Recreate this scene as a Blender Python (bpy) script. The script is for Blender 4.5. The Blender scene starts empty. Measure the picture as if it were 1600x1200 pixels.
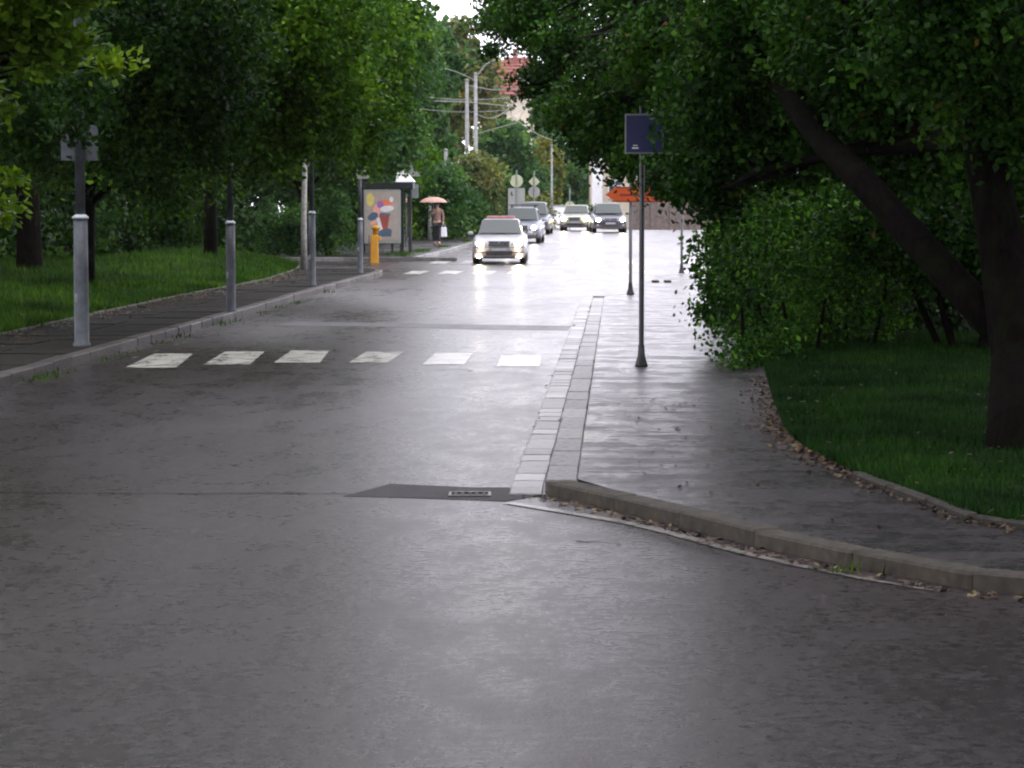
import bpy, bmesh, math, random
import numpy as np
from mathutils import Vector, Matrix, geometry
random.seed(7)
R = math.radians
S = bpy.context.scene
COL = S.collection
# ------------------------------------------------------------------ camera
CAM_H = 2.1
FPX = 4000.0                       # focal length in pixels of the 1600 px wide picture
PITCH = math.atan(288/FPX)
cam_d = bpy.data.cameras.new('camera'); cam = bpy.data.objects.new('camera', cam_d); COL.objects.link(cam)
cam.location = (0, 0, CAM_H); cam.rotation_euler = (math.pi/2-PITCH, 0, 0)
cam_d.sensor_width = 36; cam_d.lens = 36*FPX/1600; cam_d.clip_start = .1; cam_d.clip_end = 3000
S.camera = cam
S.render.resolution_x = 1024; S.render.resolution_y = 768
# ------------------------------------------------------------------ sky, soft sun, exposure (rainy overcast)
SUN_EL, SUN_AZ = 62, 150
W = bpy.data.worlds.new('World'); S.world = W; W.use_nodes = True
nt = W.node_tree; nt.nodes.clear()
sky = nt.nodes.new('ShaderNodeTexSky'); sky.sky_type = 'NISHITA'; sky.sun_disc = False
sky.sun_elevation = R(SUN_EL); sky.sun_rotation = R(SUN_AZ); sky.dust_density = 4; sky.ozone_density = 1
hs = nt.nodes.new('ShaderNodeHueSaturation'); hs.inputs['Saturation'].default_value = .10
mx = nt.nodes.new('ShaderNodeMix'); mx.data_type = 'RGBA'; mx.inputs[0].default_value = .85
mx.inputs[7].default_value = (11.6, 11.3, 12.7, 1)          # the even cloud deck
bg = nt.nodes.new('ShaderNodeBackground'); bg.inputs[1].default_value = .15
wo = nt.nodes.new('ShaderNodeOutputWorld')
nt.links.new(sky.outputs[0], hs.inputs['Color']); nt.links.new(hs.outputs[0], mx.inputs[6])
nt.links.new(mx.outputs[2], bg.inputs[0]); nt.links.new(bg.outputs[0], wo.inputs[0])
sl = bpy.data.lights.new('sun', 'SUN'); sl.energy = .5; sl.angle = R(25); sl.color = (1, .98, .95)
so = bpy.data.objects.new('sun', sl); COL.objects.link(so)
so.rotation_euler = (R(90-SUN_EL), 0, R(180-SUN_AZ)); so.location = (0, 0, 40)
S.view_settings.view_transform = 'Standard'; S.view_settings.look = 'None'
S.view_settings.exposure = 0.88; S.view_settings.gamma = 1
S.view_settings.use_curve_mapping = False
S.render.engine = 'CYCLES'
S.cycles.max_bounces = 6; S.cycles.transparent_max_bounces = 8
S.cycles.volume_bounces = 0
S.cycles.pixel_filter_type = 'BLACKMAN_HARRIS'; S.cycles.filter_width = 2.1

# ------------------------------------------------------------------ geometry of the place
def gz(y):
    if y < 75: return 0.0
    if y < 140:
        t = (y-75)/65; return .4*t*t*(3-2*t)
    if y < 200: return .4-(y-140)**2/1500
    if y < 260: return -2.0-(y-200)*.08
    return -6.8
def ray(px, py):
    x = (px-800)/FPX; u = (600-py)/FPX
    return Vector((x, math.cos(PITCH)+u*math.sin(PITCH), -math.sin(PITCH)+u*math.cos(PITCH)))
def G(px, py, h=0):                # ground point seen at a pixel, h above the road
    d = ray(px, py); z = h
    for _ in range(30):
        t = (CAM_H-z)/-d.z; y = d.y*t; z = z*.5+(gz(y)+h)*.5
    return Vector((d.x*t, d.y*t, gz(d.y*t)+h))
def at(px, py, D):                 # point at distance D
    d = ray(px, py); t = D/d.y
    return Vector((d.x*t, D, CAM_H+d.z*t))
def lin(pts):                      # piecewise linear function through (y, x)
    ys = [p[0] for p in pts]; xs = [p[1] for p in pts]
    return lambda y: float(np.interp(y, ys, xs))

# ------------------------------------------------------------------ object helpers
def tag(o, label=None, cat=None, group=None, kind=None):
    if label: o['label'] = label
    if cat: o['category'] = cat
    if group: o['group'] = group
    if kind: o['kind'] = kind
    return o
def thing(name, loc, label, cat, group=None, rz=0):
    o = bpy.data.objects.new(name, None); COL.objects.link(o); o.empty_display_size = .2
    o.location = loc; o.rotation_euler = (0, 0, rz)
    return tag(o, label, cat, group)
def setting(name):
    o = bpy.data.objects.new(name, None); COL.objects.link(o); o.empty_display_size = .2
    o['kind'] = 'structure'; return o
class MB:
    def __init__(s): s.v = []; s.f = []; s.mi = []; s.m = 0
    def face(s, idx): s.f.append(tuple(idx)); s.mi.append(s.m)
    def box(s, c, d, rz=0, taper=1.0):
        n = len(s.v); cx, cy, cz = c; a, b, h = d[0]/2, d[1]/2, d[2]/2
        for k, sc in ((-1, 1), (1, taper)):
            for x, y in ((-a, -b), (a, -b), (a, b), (-a, b)):
                x *= sc; y *= sc
                s.v.append((cx+x*math.cos(rz)-y*math.sin(rz), cy+x*math.sin(rz)+y*math.cos(rz), cz+k*h))
        for q in ((3, 2, 1, 0), (4, 5, 6, 7), (0, 1, 5, 4), (1, 2, 6, 5), (2, 3, 7, 6), (3, 0, 4, 7)): s.face([n+i for i in q])
        return s
    def tube(s, pts, rad, seg=8, cap=True):
        pts = [Vector(p) for p in pts]
        if not hasattr(rad, '__len__'): rad = [rad]*len(pts)
        n0 = len(s.v); prev = None
        for i, p in enumerate(pts):
            d = (pts[min(i+1, len(pts)-1)]-pts[max(i-1, 0)]).normalized()
            if prev is None:
                a = d.orthogonal().normalized()
            else:
                a = (prev-d*prev.dot(d)).normalized()
            prev = a; b = d.cross(a)
            for k in range(seg):
                t = 2*math.pi*k/seg; s.v.append(tuple(p+(a*math.cos(t)+b*math.sin(t))*rad[i]))
        for i in range(len(pts)-1):
            for k in range(seg):
                q = n0+i*seg; s.face((q+k, q+(k+1) % seg, q+seg+(k+1) % seg, q+seg+k))
        if cap:
            s.face([n0+k for k in range(seg)][::-1]); q = n0+(len(pts)-1)*seg; s.face([q+k for k in range(seg)])
        return s
    def lathe(s, prof, c=(0, 0, 0), seg=16):
        n0 = len(s.v)
        for r, z in prof:
            for k in range(seg):
                t = 2*math.pi*k/seg; s.v.append((c[0]+r*math.cos(t), c[1]+r*math.sin(t), c[2]+z))
        for i in range(len(prof)-1):
            for k in range(seg):
                q = n0+i*seg; s.face((q+k, q+(k+1) % seg, q+seg+(k+1) % seg, q+seg+k))
        s.face([n0+k for k in range(seg)][::-1]); q = n0+(len(prof)-1)*seg; s.face([q+k for k in range(seg)])
        return s
    def plate(s, pts, y0, y1):     # polygon in XZ extruded along Y
        n0 = len(s.v); n = len(pts)
        for y in (y0, y1):
            for x, z in pts: s.v.append((x, y, z))
        s.face([n0+i for i in range(n)]); s.face([n0+n+i for i in range(n)][::-1])
        for i in range(n): s.face((n0+i, n0+n+i, n0+n+(i+1) % n, n0+(i+1) % n))
        return s
    def slab(s, pts, z0, z1):      # polygon in XY extruded along Z
        n0 = len(s.v); n = len(pts)
        for z in (z0, z1):
            for p in pts: s.v.append((p[0], p[1], z))
        for t in geometry.tessellate_polygon([[Vector((p[0], p[1], 0)) for p in pts]]):
            a, b, c = [Vector((pts[i][0], pts[i][1], 0)) for i in t]
            if (b-a).cross(c-a).z < 0: t = t[::-1]
            s.face([n0+n+i for i in t])
        for i in range(n): s.face((n0+i, n0+(i+1) % n, n0+n+(i+1) % n, n0+n+i))
        return s
    def mesh(s, name, mats, smooth=False, bevel=0, fix=True):
        me = bpy.data.meshes.new(name); me.from_pydata(s.v, [], s.f)
        for m in (mats if isinstance(mats, (list, tuple)) else [mats]): me.materials.append(m)
        me.polygons.foreach_set('material_index', s.mi)
        if fix or bevel:
            bm = bmesh.new(); bm.from_mesh(me)
            bmesh.ops.recalc_face_normals(bm, faces=bm.faces)
            if bevel: bmesh.ops.bevel(bm, geom=bm.edges[:], offset=bevel, segments=1, affect='EDGES', profile=.6, clamp_overlap=True)
            bm.to_mesh(me); bm.free()
        if smooth: me.shade_smooth() if smooth is True else me.shade_auto_smooth(angle=R(smooth)) if hasattr(me, 'shade_auto_smooth') else me.shade_smooth()
        return me
    def obj(s, name, mats, parent=None, smooth=False, bevel=0, loc=None, fix=True):
        o = bpy.data.objects.new(name, s.mesh(name, mats, smooth, bevel, fix)); COL.objects.link(o)
        if parent: o.parent = parent
        if loc is not None: o.location = loc
        return o
def copy_tree(o, parent=None):
    c = o.copy(); COL.objects.link(c)
    if parent: c.parent = parent
    for ch in o.children: copy_tree(ch, c)
    return c
# ------------------------------------------------------------------ materials
class NT:
    def __init__(s, name):
        s.mat = bpy.data.materials.new(name); s.mat.use_nodes = True; s.t = s.mat.node_tree; s.p = s.t.nodes['Principled BSDF']
        s.out = s.t.nodes['Material Output']
    def n(s, kind, **kw):
        x = s.t.nodes.new(kind)
        for k, v in kw.items():
            if k.startswith('i_'): x.inputs[k[2:].replace('_', ' ')].default_value = v
            else: setattr(x, k, v)
        return x
    def l(s, a, b): s.t.links.new(a, b)
    def coord(s, scale=(1, 1, 1), kind='Object'):
        tc = s.n('ShaderNodeTexCoord'); mp = s.n('ShaderNodeMapping'); mp.inputs['Scale'].default_value = scale
        s.l(tc.outputs[kind], mp.inputs[0]); return mp.outputs[0]
    def noise(s, vec, scale, detail=4, rough=.55):
        x = s.n('ShaderNodeTexNoise'); x.inputs['Scale'].default_value = scale; x.inputs['Detail'].default_value = detail
        x.inputs['Roughness'].default_value = rough; s.l(vec, x.inputs['Vector']); return x.outputs['Fac']
    def ramp(s, fac, stops):
        x = s.n('ShaderNodeValToRGB'); el = x.color_ramp.elements
        while len(el) > 1: el.remove(el[-1])
        el[0].position = stops[0][0]; c = stops[0][1]; el[0].color = (*c, 1) if hasattr(c, '__len__') else (c, c, c, 1)
        for p, c in stops[1:]:
            e = el.new(p); e.color = (*c, 1) if hasattr(c, '__len__') else (c, c, c, 1)
        s.l(fac, x.inputs[0]); return x.outputs[0]
    def mix(s, fac, a, b, mode='MIX'):
        x = s.n('ShaderNodeMix', data_type='RGBA', blend_type=mode)
        for sock, v in ((0, fac), (6, a), (7, b)):
            if hasattr(v, 'is_output'): s.l(v, x.inputs[sock])
            elif sock == 0: x.inputs[0].default_value = v
            else: x.inputs[sock].default_value = (*v, 1)
        return x.outputs[2]
    def bump(s, fac, strength, dist=.01, nrm=None):
        x = s.n('ShaderNodeBump'); x.inputs['Strength'].default_value = strength; x.inputs['Distance'].default_value = dist
        s.l(fac, x.inputs['Height'])
        if nrm is not None: s.l(nrm, x.inputs['Normal'])
        return x.outputs[0]
    def set(s, **kw):
        for k, v in kw.items():
            k = k.replace('_', ' ')
            if hasattr(v, 'is_output'): s.l(v, s.p.inputs[k])
            elif hasattr(v, '__len__') and len(v) == 3: s.p.inputs[k].default_value = (*v, 1)
            else: s.p.inputs[k].default_value = v
        return s.mat
def simple(name, col, rough=.5, metal=0, var=.25, scale=6, bump=0, vary=0, **kw):
    m = NT(name); c = m.coord(); f = m.noise(c, scale, 5)
    lo = tuple(v*(1-var) for v in col); hi = tuple(min(1, v*(1+var)) for v in col)
    cc = m.ramp(f, [(.3, lo), (.7, hi)])
    r = m.ramp(m.noise(c, scale*1.7, 3), [(.3, rough*.8), (.7, min(1, rough*1.2))])
    if vary:
        oi = m.n('ShaderNodeObjectInfo'); q = m.ramp(oi.outputs['Random'], [(0, 1-vary), (1, 1+vary)]); cc = m.mix(1, cc, q, 'MULTIPLY')
        q2 = m.ramp(oi.outputs['Random'], [(0, 1.15), (.3, 1.0), (.6, 1.25), (1, .95)]); r = m.mix(1, r, q2, 'MULTIPLY')
    m.set(Base_Color=cc, Roughness=r, Metallic=metal, **kw)
    if bump: m.set(Normal=m.bump(f, bump))
    return m.mat
def wet_asphalt(name, base, r_lo, r_hi, bigscale=.35, warm=.0, bump=.35, streak=(1, 1, 1), ripc=(1, 1, 1), ripb=.38):
    m = NT(name); c = m.coord(); cs = m.coord(streak)
    big = m.noise(cs, bigscale, 5, .6); mid = m.noise(m.coord((1, .5, 1)), 3.0, 5, .65); rip = m.noise(m.coord(ripc), 13, 5, .75); fine = m.noise(c, 75, 3, .6); grit = m.noise(c, 190, 2)
    col = m.ramp(fine, [(.35, tuple(v*.3 for v in base)), (.52, base), (.68, tuple(v*3.6 for v in base))])
    tone = m.ramp(big, [(.35, (.75, .76, .72)), (.6, (1.2, 1.12, 1.12))])
    col = m.mix(1, col, tone, 'MULTIPLY'); col = m.mix(1, col, m.ramp(rip, [(.36, .35), (.62, 1.7)]), 'MULTIPLY')
    ro = m.ramp(m.mix(.35, m.mix(.45, big, mid), rip), [(.40, r_lo), (.58, r_hi)])
    ad = m.n('ShaderNodeMath', operation='MULTIPLY_ADD'); m.l(grit, ad.inputs[0]); ad.inputs[1].default_value = .12; m.l(ro, ad.inputs[2])
    b = m.bump(fine, bump, .006); b = m.bump(mid, .10, .02, b); b = m.bump(rip, ripb, .014, b)
    vo = m.n('ShaderNodeTexVoronoi', feature='DISTANCE_TO_EDGE'); vo.inputs['Scale'].default_value = .33; wv = m.n('ShaderNodeVectorMath', operation='ADD'); nz = m.n('ShaderNodeTexNoise'); nz.inputs['Scale'].default_value = 1.6; nz.inputs['Detail'].default_value = 6; m.l(c, nz.inputs['Vector']); m.l(c, wv.inputs[0]); m.l(nz.outputs['Color'], wv.inputs[1]); m.l(wv.outputs[0], vo.inputs['Vector'])
    crk = m.ramp(vo.outputs['Distance'], [(.0, 1), (.004, 1), (.007, 0)]); msk = m.ramp(m.noise(c, .5, 2), [(.66, 0), (.72, 1)]); cm = m.mix(1, crk, msk, 'MULTIPLY'); col = m.mix(cm, col, (.006, .005, .005)); ad2 = m.mix(cm, ad.outputs[0], (.8, .8, .8))
    m.set(Base_Color=col, Roughness=ad2, Normal=b, IOR=1.42)
    return m.mat
def leafmat(name, dark, light, autumn=None, amount=.06, trans=.35):
    m = NT(name)
    a = m.n('ShaderNodeAttribute', attribute_name='tint'); c = m.coord()
    col = m.mix(a.outputs['Fac'], dark, light)
    cl = m.ramp(m.noise(c, .8, 4), [(.34, (.50, .60, .7)), (.5, (1.05, 1.12, 1.1)), (.66, (2.1, 1.8, 1.25))]); col = m.mix(1, col, cl, 'MULTIPLY')
    if autumn:
        th = m.n('ShaderNodeMath', operation='GREATER_THAN'); th.inputs[1].default_value = 1-amount
        m.l(m.n('ShaderNodeAttribute', attribute_name='odd').outputs['Fac'], th.inputs[0])
        col = m.mix(th.outputs[0], col, autumn)
    m.set(Base_Color=col, Roughness=.5, IOR=1.4, Specular_IOR_Level=.15)
    tr = m.n('ShaderNodeBsdfTranslucent'); tc = m.mix(1, col, (1.3, 1.35, .5), 'MULTIPLY'); m.l(tc, tr.inputs[0])
    ms = m.n('ShaderNodeMixShader'); ms.inputs[0].default_value = trans
    m.l(m.p.outputs[0], ms.inputs[1]); m.l(tr.outputs[0], ms.inputs[2]); m.l(ms.outputs[0], m.out.inputs[0])
    return m.mat
def emit(name, col, st):
    m = NT(name); m.set(Base_Color=col, Emission_Color=col, Emission_Strength=st, Roughness=.2); return m.mat
def glass(name, tint=(.02, .025, .025)):
    m = NT(name); m.set(Base_Color=tint, Roughness=.12, IOR=1.33); return m.mat

M = dict(
 road=wet_asphalt('wet_road', (.022, .0178, .0180), .15, .31, .55, streak=(1, .28, 1), bump=.3),
 pave=wet_asphalt('wet_pavement_asphalt', (.020, .018, .019), .05, .40, .9, bump=.4, streak=(.8, 2.6, 1), ripc=(.7, 2.2, 1), ripb=.55),
 patch=wet_asphalt('asphalt_repair', (.014, .013, .014), .5, .62),
 joint=simple('joint_dirt', (.012, .011, .008), .9, Specular_IOR_Level=.1),
 soil=simple('soil', (.02, .016, .010), .95, bump=.4, scale=3, Specular_IOR_Level=.05),
 grass_base=simple('turf_soil', (.007, .012, .004), .95, scale=2, var=.4, Specular_IOR_Level=.05),
 granite=simple('granite_kerb', (.15, .143, .138), .38, scale=14, var=.45, bump=.35, vary=.4),
 granite_wet=simple('wet_dark_granite', (.045, .038, .034), .5, scale=18, var=.5, bump=.3, vary=.3, Specular_IOR_Level=.3),
 moss_dark=simple('dark_mossy_edging', (.018, .015, .008), .8, scale=9, var=.6, bump=.5),
 granite_dark=simple('mossy_kerb', (.034, .028, .018), .7, scale=9, var=.65, bump=.5, vary=.25),
 sett=simple('granite_sett', (.22, .212, .205), .36, scale=12, var=.45, bump=.4, vary=.35),
 slab=simple('dark_paving_slab', (.012, .011, .008), .9, scale=5, var=.6, bump=.3, Specular_IOR_Level=.12),
 paint=None,
 paint_worn=simple('worn_line_paint', (.27, .25, .22), .6, scale=22, var=.6),
 bark_plain=simple('wet_bark', (.0065, .005, .004), .9, scale=8, var=.5, bump=.8, Specular_IOR_Level=.08),
 bark_pale=simple('pale_bark', (.30, .29, .27), .7, scale=10, var=.4),
 steel=simple('galvanised_steel', (.36, .39, .41), .38, .35, scale=5, var=.2),
 steel_pole=simple('dull_steel_pole', (.055, .062, .072), .5, .12, scale=7, var=.4, bump=.1),
 steel_dark=simple('weathered_steel', (.17, .19, .19), .45, .3, scale=5, var=.3),
 black=simple('black_painted_post', (.012, .014, .015), .35, scale=10),
 concrete=simple('concrete_mast', (.19, .19, .19), .7, scale=4),
 signback=simple('sign_back', (.24, .25, .23), .5, .2, scale=3, var=.1),
 signyellow=simple('pale_sign_back', (.34, .36, .23), .5, .1, scale=3, var=.1),
 blue=simple('sign_blue', (.006, .014, .085), .4, scale=4, var=.15),
 white=simple('white_paint', (.75, .75, .75), .45, scale=4, var=.06),
 orange=simple('sign_orange', (.40, .06, .006), .45, scale=4, var=.15),
 orange_dark=simple('sign_dark_red', (.17, .018, .006), .5, scale=4, var=.15),
 yellow=simple('yellow_plastic', (.46, .21, .008), .5, scale=4, var=.12),
 brown=simple('brown_side_panel', (.12, .05, .025), .6),
 tyre=simple('tyre_rubber', (.018, .018, .019), .6),
 rim=simple('wheel_rim', (.45, .46, .48), .3, .7),
 trim=simple('dark_plastic_trim', (.022, .021, .022), .45),
 chrome=simple('chrome_trim', (.3, .3, .31), .3, 1),
 plate=simple('licence_plate', (.26, .27, .3), .4, var=.05),
 carwhite=simple('car_paint_white', (.26, .26, .28), .35, Coat_Weight=.2, Coat_Roughness=.06, var=.03),
 carsilver=simple('car_paint_silver', (.13, .14, .18), .35, .2, Coat_Weight=.2, Coat_Roughness=.06, var=.03),
 carpale=simple('car_paint_pale', (.24, .25, .21), .35, .1, Coat_Weight=.2, Coat_Roughness=.06, var=.03),
 cardark=simple('car_paint_dark', (.028, .03, .05), .32, .2, Coat_Weight=.3, Coat_Roughness=.06, var=.05),
 carblue=simple('car_paint_bluegrey', (.04, .05, .07), .32, .2, Coat_Weight=.3, Coat_Roughness=.06, var=.05),
 carbrown=simple('road_splashed_sill', (.08, .058, .055), .5),
 carred=simple('red_roof_strip', (.30, .13, .13), .4),
 glass=glass('car_glass', (.055, .065, .06)),
 pane=glass('window_glass', (.05, .06, .07)),
 lampw=emit('headlight_warm', (1, .86, .60), 60), lampc=emit('headlight_white', (1, .95, .86), 60), lampy=emit('headlight_yellow', (1, .90, .45), 60),
 amber=emit('indicator_amber', (1, .42, .05), 6),
 skin=simple('skin', (.45, .27, .19), .5), hair=simple('hair', (.04, .025, .018), .6),
 jacket=simple('beige_pink_jacket', (.24, .15, .12), .8, scale=12), trousers=simple('dark_trousers', (.018, .017, .02), .8),
 shoe=simple('brown_shoes', (.10, .04, .03), .5), bag=simple('white_bag', (.62, .62, .66), .5), brolly=simple('salmon_umbrella', (.34, .19, .14), .5, var=.1),
 plaster=simple('cream_plaster', (.52, .46, .36), .85, scale=2, var=.12), plaster_w=simple('white_plaster', (.72, .72, .74), .8, scale=2, var=.06),
 tile=simple('red_roof_tile', (.20, .065, .05), .6, scale=3, var=.3), brick=simple('brown_wall', (.11, .085, .075), .85, scale=5, var=.3),
 litter=simple('fallen_leaf', (.045, .021, .009), .55, scale=40, var=.7), litter_y=simple('fallen_leaf_yellow', (.12, .085, .02), .5, scale=40, var=.4),
 cable=simple('cable', (.16, .16, .16), .5),
 L_right=leafmat('leaves_maple', (.005, .020, .003), (.028, .085, .006), (.10, .06, .008), .005, .25),
 L_hedge=leafmat('leaves_hedge', (.007, .028, .003), (.040, .120, .008), (.09, .22, .016), .10, .25),
 L_left=leafmat('leaves_birch', (.012, .042, .003), (.072, .150, .008)),
 L_lime=leafmat('leaves_bright_maple', (.055, .12, .008), (.16, .26, .018)),
 L_dark=leafmat('leaves_dark', (.005, .018, .003), (.020, .055, .006)),
 L_far=leafmat('leaves_far', (.018, .052, .018), (.055, .120, .030)),
 L_olive=leafmat('leaves_olive', (.055, .075, .030), (.13, .145, .055), (.16, .10, .04), .05),
 L_yellow=leafmat('leaves_yellowing', (.06, .08, .02), (.15, .145, .035)),
 blade_shaded=leafmat('grass_blades_shaded', (.003, .016, .002), (.012, .045, .004), None, 0, .2),  # the right lawn's shade is put into this darker blade colour
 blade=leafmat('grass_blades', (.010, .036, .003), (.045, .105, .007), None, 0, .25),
)
def worn_paint(name, colr, lo):
    m = NT(name); c = m.coord(); f = m.mix(.5, m.noise(c, 28, 6, .75), m.noise(c, 3, 4, .6))
    base = m.ramp(m.noise(c, 5, 4), [(.3, tuple(v*.78 for v in colr)), (.7, colr)])
    k = m.ramp(f, [(lo, 0), (lo+.07, 1)]); col = m.mix(k, (.05, .045, .045), base)
    m.set(Base_Color=col, Roughness=m.ramp(f, [(.35, .22), (.65, .38)]), Normal=m.bump(f, .4, .004)); return m.mat
def bark(name):
    m = NT(name); c = m.coord((1, 1, .16)); c2 = m.coord(); f = m.noise(c, 22, 6, .75); g = m.noise(c2, 4, 4)
    col = m.ramp(f, [(.35, (.001, .0008, .0007)), (.6, (.007, .005, .004))]); mo = m.ramp(g, [(.5, 0), (.7, .5)]); col = m.mix(mo, col, (.008, .014, .004))
    m.set(Base_Color=col, Roughness=.9, Specular_IOR_Level=.06, Normal=m.bump(f, 1.0, .03)); return m.mat
M['bark'] = bark('fissured_wet_bark')
M['paint'] = worn_paint('road_paint', (.46, .45, .40), .43)
M['paint_worn'] = worn_paint('worn_line_paint', (.24, .22, .19), .45)
# ------------------------------------------------------------------ setting: ground, road
def sheet(name, x0, x1, y0, y1, nx, ny, mat, dz, kind='structure', fade=None):
    mb = MB(); xs = np.linspace(x0, x1, nx); ys = np.linspace(y0, y1, ny)
    for y in ys:
        for x in xs: mb.v.append((x, y, gz(y)+dz))
    for j in range(ny-1):
        for i in range(nx-1):
            a = j*nx+i; mb.face((a, a+1, a+nx+1, a+nx))
    o = mb.obj(name, mat, smooth=True, fix=False); o['kind'] = kind; return o
sheet('ground', -900, 900, -300, 1500, 5, 260, M['soil'], -.06)
sheet('road', -45, 45, -25, 260, 4, 200, M['road'], 0)

def strip(name, ys, xl, xr, h, mat, n=6, parent=None, rise=None, drop=.2):
    mb = MB(); N = n+1
    for y in ys:
        for i in range(N):
            x = xl(y)+(xr(y)-xl(y))*i/n; mb.v.append((x, y, gz(y)+h+(rise(x, y) if rise else 0)))
    for j in range(len(ys)-1):
        for i in range(n):
            a = j*N+i; mb.face((a, a+1, a+N+1, a+N))
    o = mb.obj(name, mat, parent, smooth=True, fix=False)
    if not parent: o['kind'] = 'structure'
    return o
def noise2(x, y):
    return math.sin(x*1.3+y*.7)*.5+math.sin(x*.41-y*.53+2)*.5

# kerb lines (x as a function of y)
kl = lin([(-25, -40), (12, -14), (20, -7.2), (24, -6.1), (28.7, -5.73), (35, -5.42), (44.5, -4.92), (55, -4.45), (63, -4.02), (70.5, -3.62), (73, -3.75), (75.5, -4.6), (77, -6.2), (78.4, -9), (79, -60)])
left_kerb_pts = [(-14, 12), (-9.6, 16), (-7.2, 20), (-6.1, 24), (-5.73, 28.7), (-5.42, 35), (-4.92, 44.5), (-4.45, 55), (-4.02, 63), (-3.66, 70), (-3.75, 73), (-4.6, 75.5), (-6.2, 77), (-9, 78.4), (-16, 79)]
kr = lambda y: -.02+(y-18.3)*.0415                   # right road edge (gutter side)
far_kerb_pts = [(-30, 86), (-3.9, 86.2), (-3.3, 87.4), (-2.45, 96), (-1.6, 107), (-.75, 118), (.25, 130), (1.5, 143), (3.2, 158), (6, 178)]

def smooth_line(pts, step):
    pts = [Vector((p[0], p[1], 0)) for p in pts]
    out = []
    for i in range(len(pts)-1):
        p0, p1, p2, p3 = pts[max(i-1, 0)], pts[i], pts[i+1], pts[min(i+2, len(pts)-1)]
        n = max(2, int((p2-p1).length/.1))
        for k in range(n):
            t = k/n
            out.append(.5*((2*p1)+(p2-p0)*t+(2*p0-5*p1+4*p2-p3)*t*t+(3*p1-p0-3*p2+p3)*t**3))
    out.append(pts[-1]); res = [out[0]]; acc = 0
    for a, b in zip(out, out[1:]):
        acc += (b-a).length
        if acc >= step: res.append(b); acc = 0
    return res
stone_meshes = {}
def kerb(name, pts, width, h, mat, length, piece='kerb_stone', side=1, gap=.012, jit=.006, deep=.25, bev=.014, far=1e9):
    root = setting(name); ln = smooth_line(pts, length)
    key = (width, h, mat.name, length)
    for a, b in zip(ln, ln[1:]):
        if a.y > far: break
        d = (b-a); rz = math.atan2(d.y, d.x); L = d.length-gap
        if key not in stone_meshes:
            stone_meshes[key] = [MB().box((0, 0, 0), (1, width, deep)).mesh(piece, mat, bevel=bev*random.uniform(.8, 1.3)) for _ in range(3)]
        o = bpy.data.objects.new(piece, random.choice(stone_meshes[key])); COL.objects.link(o); o.parent = root
        nrm = Vector((-math.sin(rz), math.cos(rz), 0))*side*width/2
        m = (a+b)/2+nrm
        o.location = (m.x+random.uniform(-jit, jit), m.y, gz(m.y)+h-deep/2+random.uniform(-jit, jit)); o.rotation_euler = (random.uniform(-.012, .012), random.uniform(-.004, .004), rz+random.uniform(-.012, .012))
        o.scale = (L, 1, 1)
    return root
kerb('kerb_left', left_kerb_pts, .20, .13, M['granite_wet'], 1.0, side=1, far=78.5)
kerb('kerb_far_left', far_kerb_pts, .20, .13, M['granite'], 1.0, side=1)
PAVE_H = .10
corner = [(.24, 18.15), (.84, 16.95), (1.37, 15.65), (1.83, 14.75), (2.26, 14.05), (2.75, 13.5), (5, 12.3), (9, 11.5), (16, 11.2)]
corner_c = smooth_line(corner, .2)
kerb('kerb_corner', corner, .20, PAVE_H, M['granite_dark'], .95, side=1, deep=.22)
# straight kerb and the gutter of setts
kerb('kerb_right', [(kr(y)+.25, y) for y in (18.3, 30, 42, 53.4)], .24, PAVE_H-.004, M['granite'], 1.0, side=-1, gap=.022, jit=.004)
kerb('gutter_right', [(kr(y), y) for y in (18.1, 30, 42, 53.4)], .24, .012, M['sett'], .42, piece='sett', side=-1, gap=.02, deep=.12, bev=.008)
kerb('kerb_junction', [(kr(53.4)+.25, 53.5), (2.5, 56), (3.2, 63.5), (4.1, 68.6), (5.2, 70.3), (9, 71)], .22, PAVE_H-.002, M['granite'], 1.0, side=-1)

# right pavement
edge_r = [(2.9, 28.8), (2.72, 26.5), (2.56, 24.4), (2.38, 21.4), (2.5, 18.9), (2.78, 17.0), (3.15, 15.5), (5, 14.3), (9, 13.5), (16, 13.2)]
ed = smooth_line(edge_r, .3)
front = [(p.x+.16, p.y+.12) for p in corner_c if p.x > .5]
right_side = [(kr(y)+.49, y) for y in (53.4, 42, 30, 19, 18.4)]
poly = [(9, 70.8), (5.2, 70.1), (4.1, 68.4), (3.4, 63.5), (2.7, 56)]+right_side+front+[(16, 13.2)]+[(p.x, p.y) for p in reversed(ed)]+[(3.2, 30.5), (3.6, 42), (4.8, 58), (9, 68)]
MB().slab(poly, -.04, PAVE_H-.012).obj('pavement_right', M['pave'])['kind'] = 'structure'
# right lawn behind a mossy edging
edge_kerb = kerb('lawn_edging_right', [(p.x, p.y) for p in ed if p.y < 18.6], .09, PAVE_H+.04, M['moss_dark'], .8, side=-1, piece='edging_stone', deep=.2)
lawn_poly = [(p.x+.09, p.y+.06) for p in ed]+[(40, 13.2), (40, 75), (6, 75), (4.7, 58), (3.5, 42), (3.1, 30)]
MB().slab(lawn_poly, -.04, PAVE_H+.03).obj('lawn_right', M['grass_base'])['kind'] = 'structure'

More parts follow.
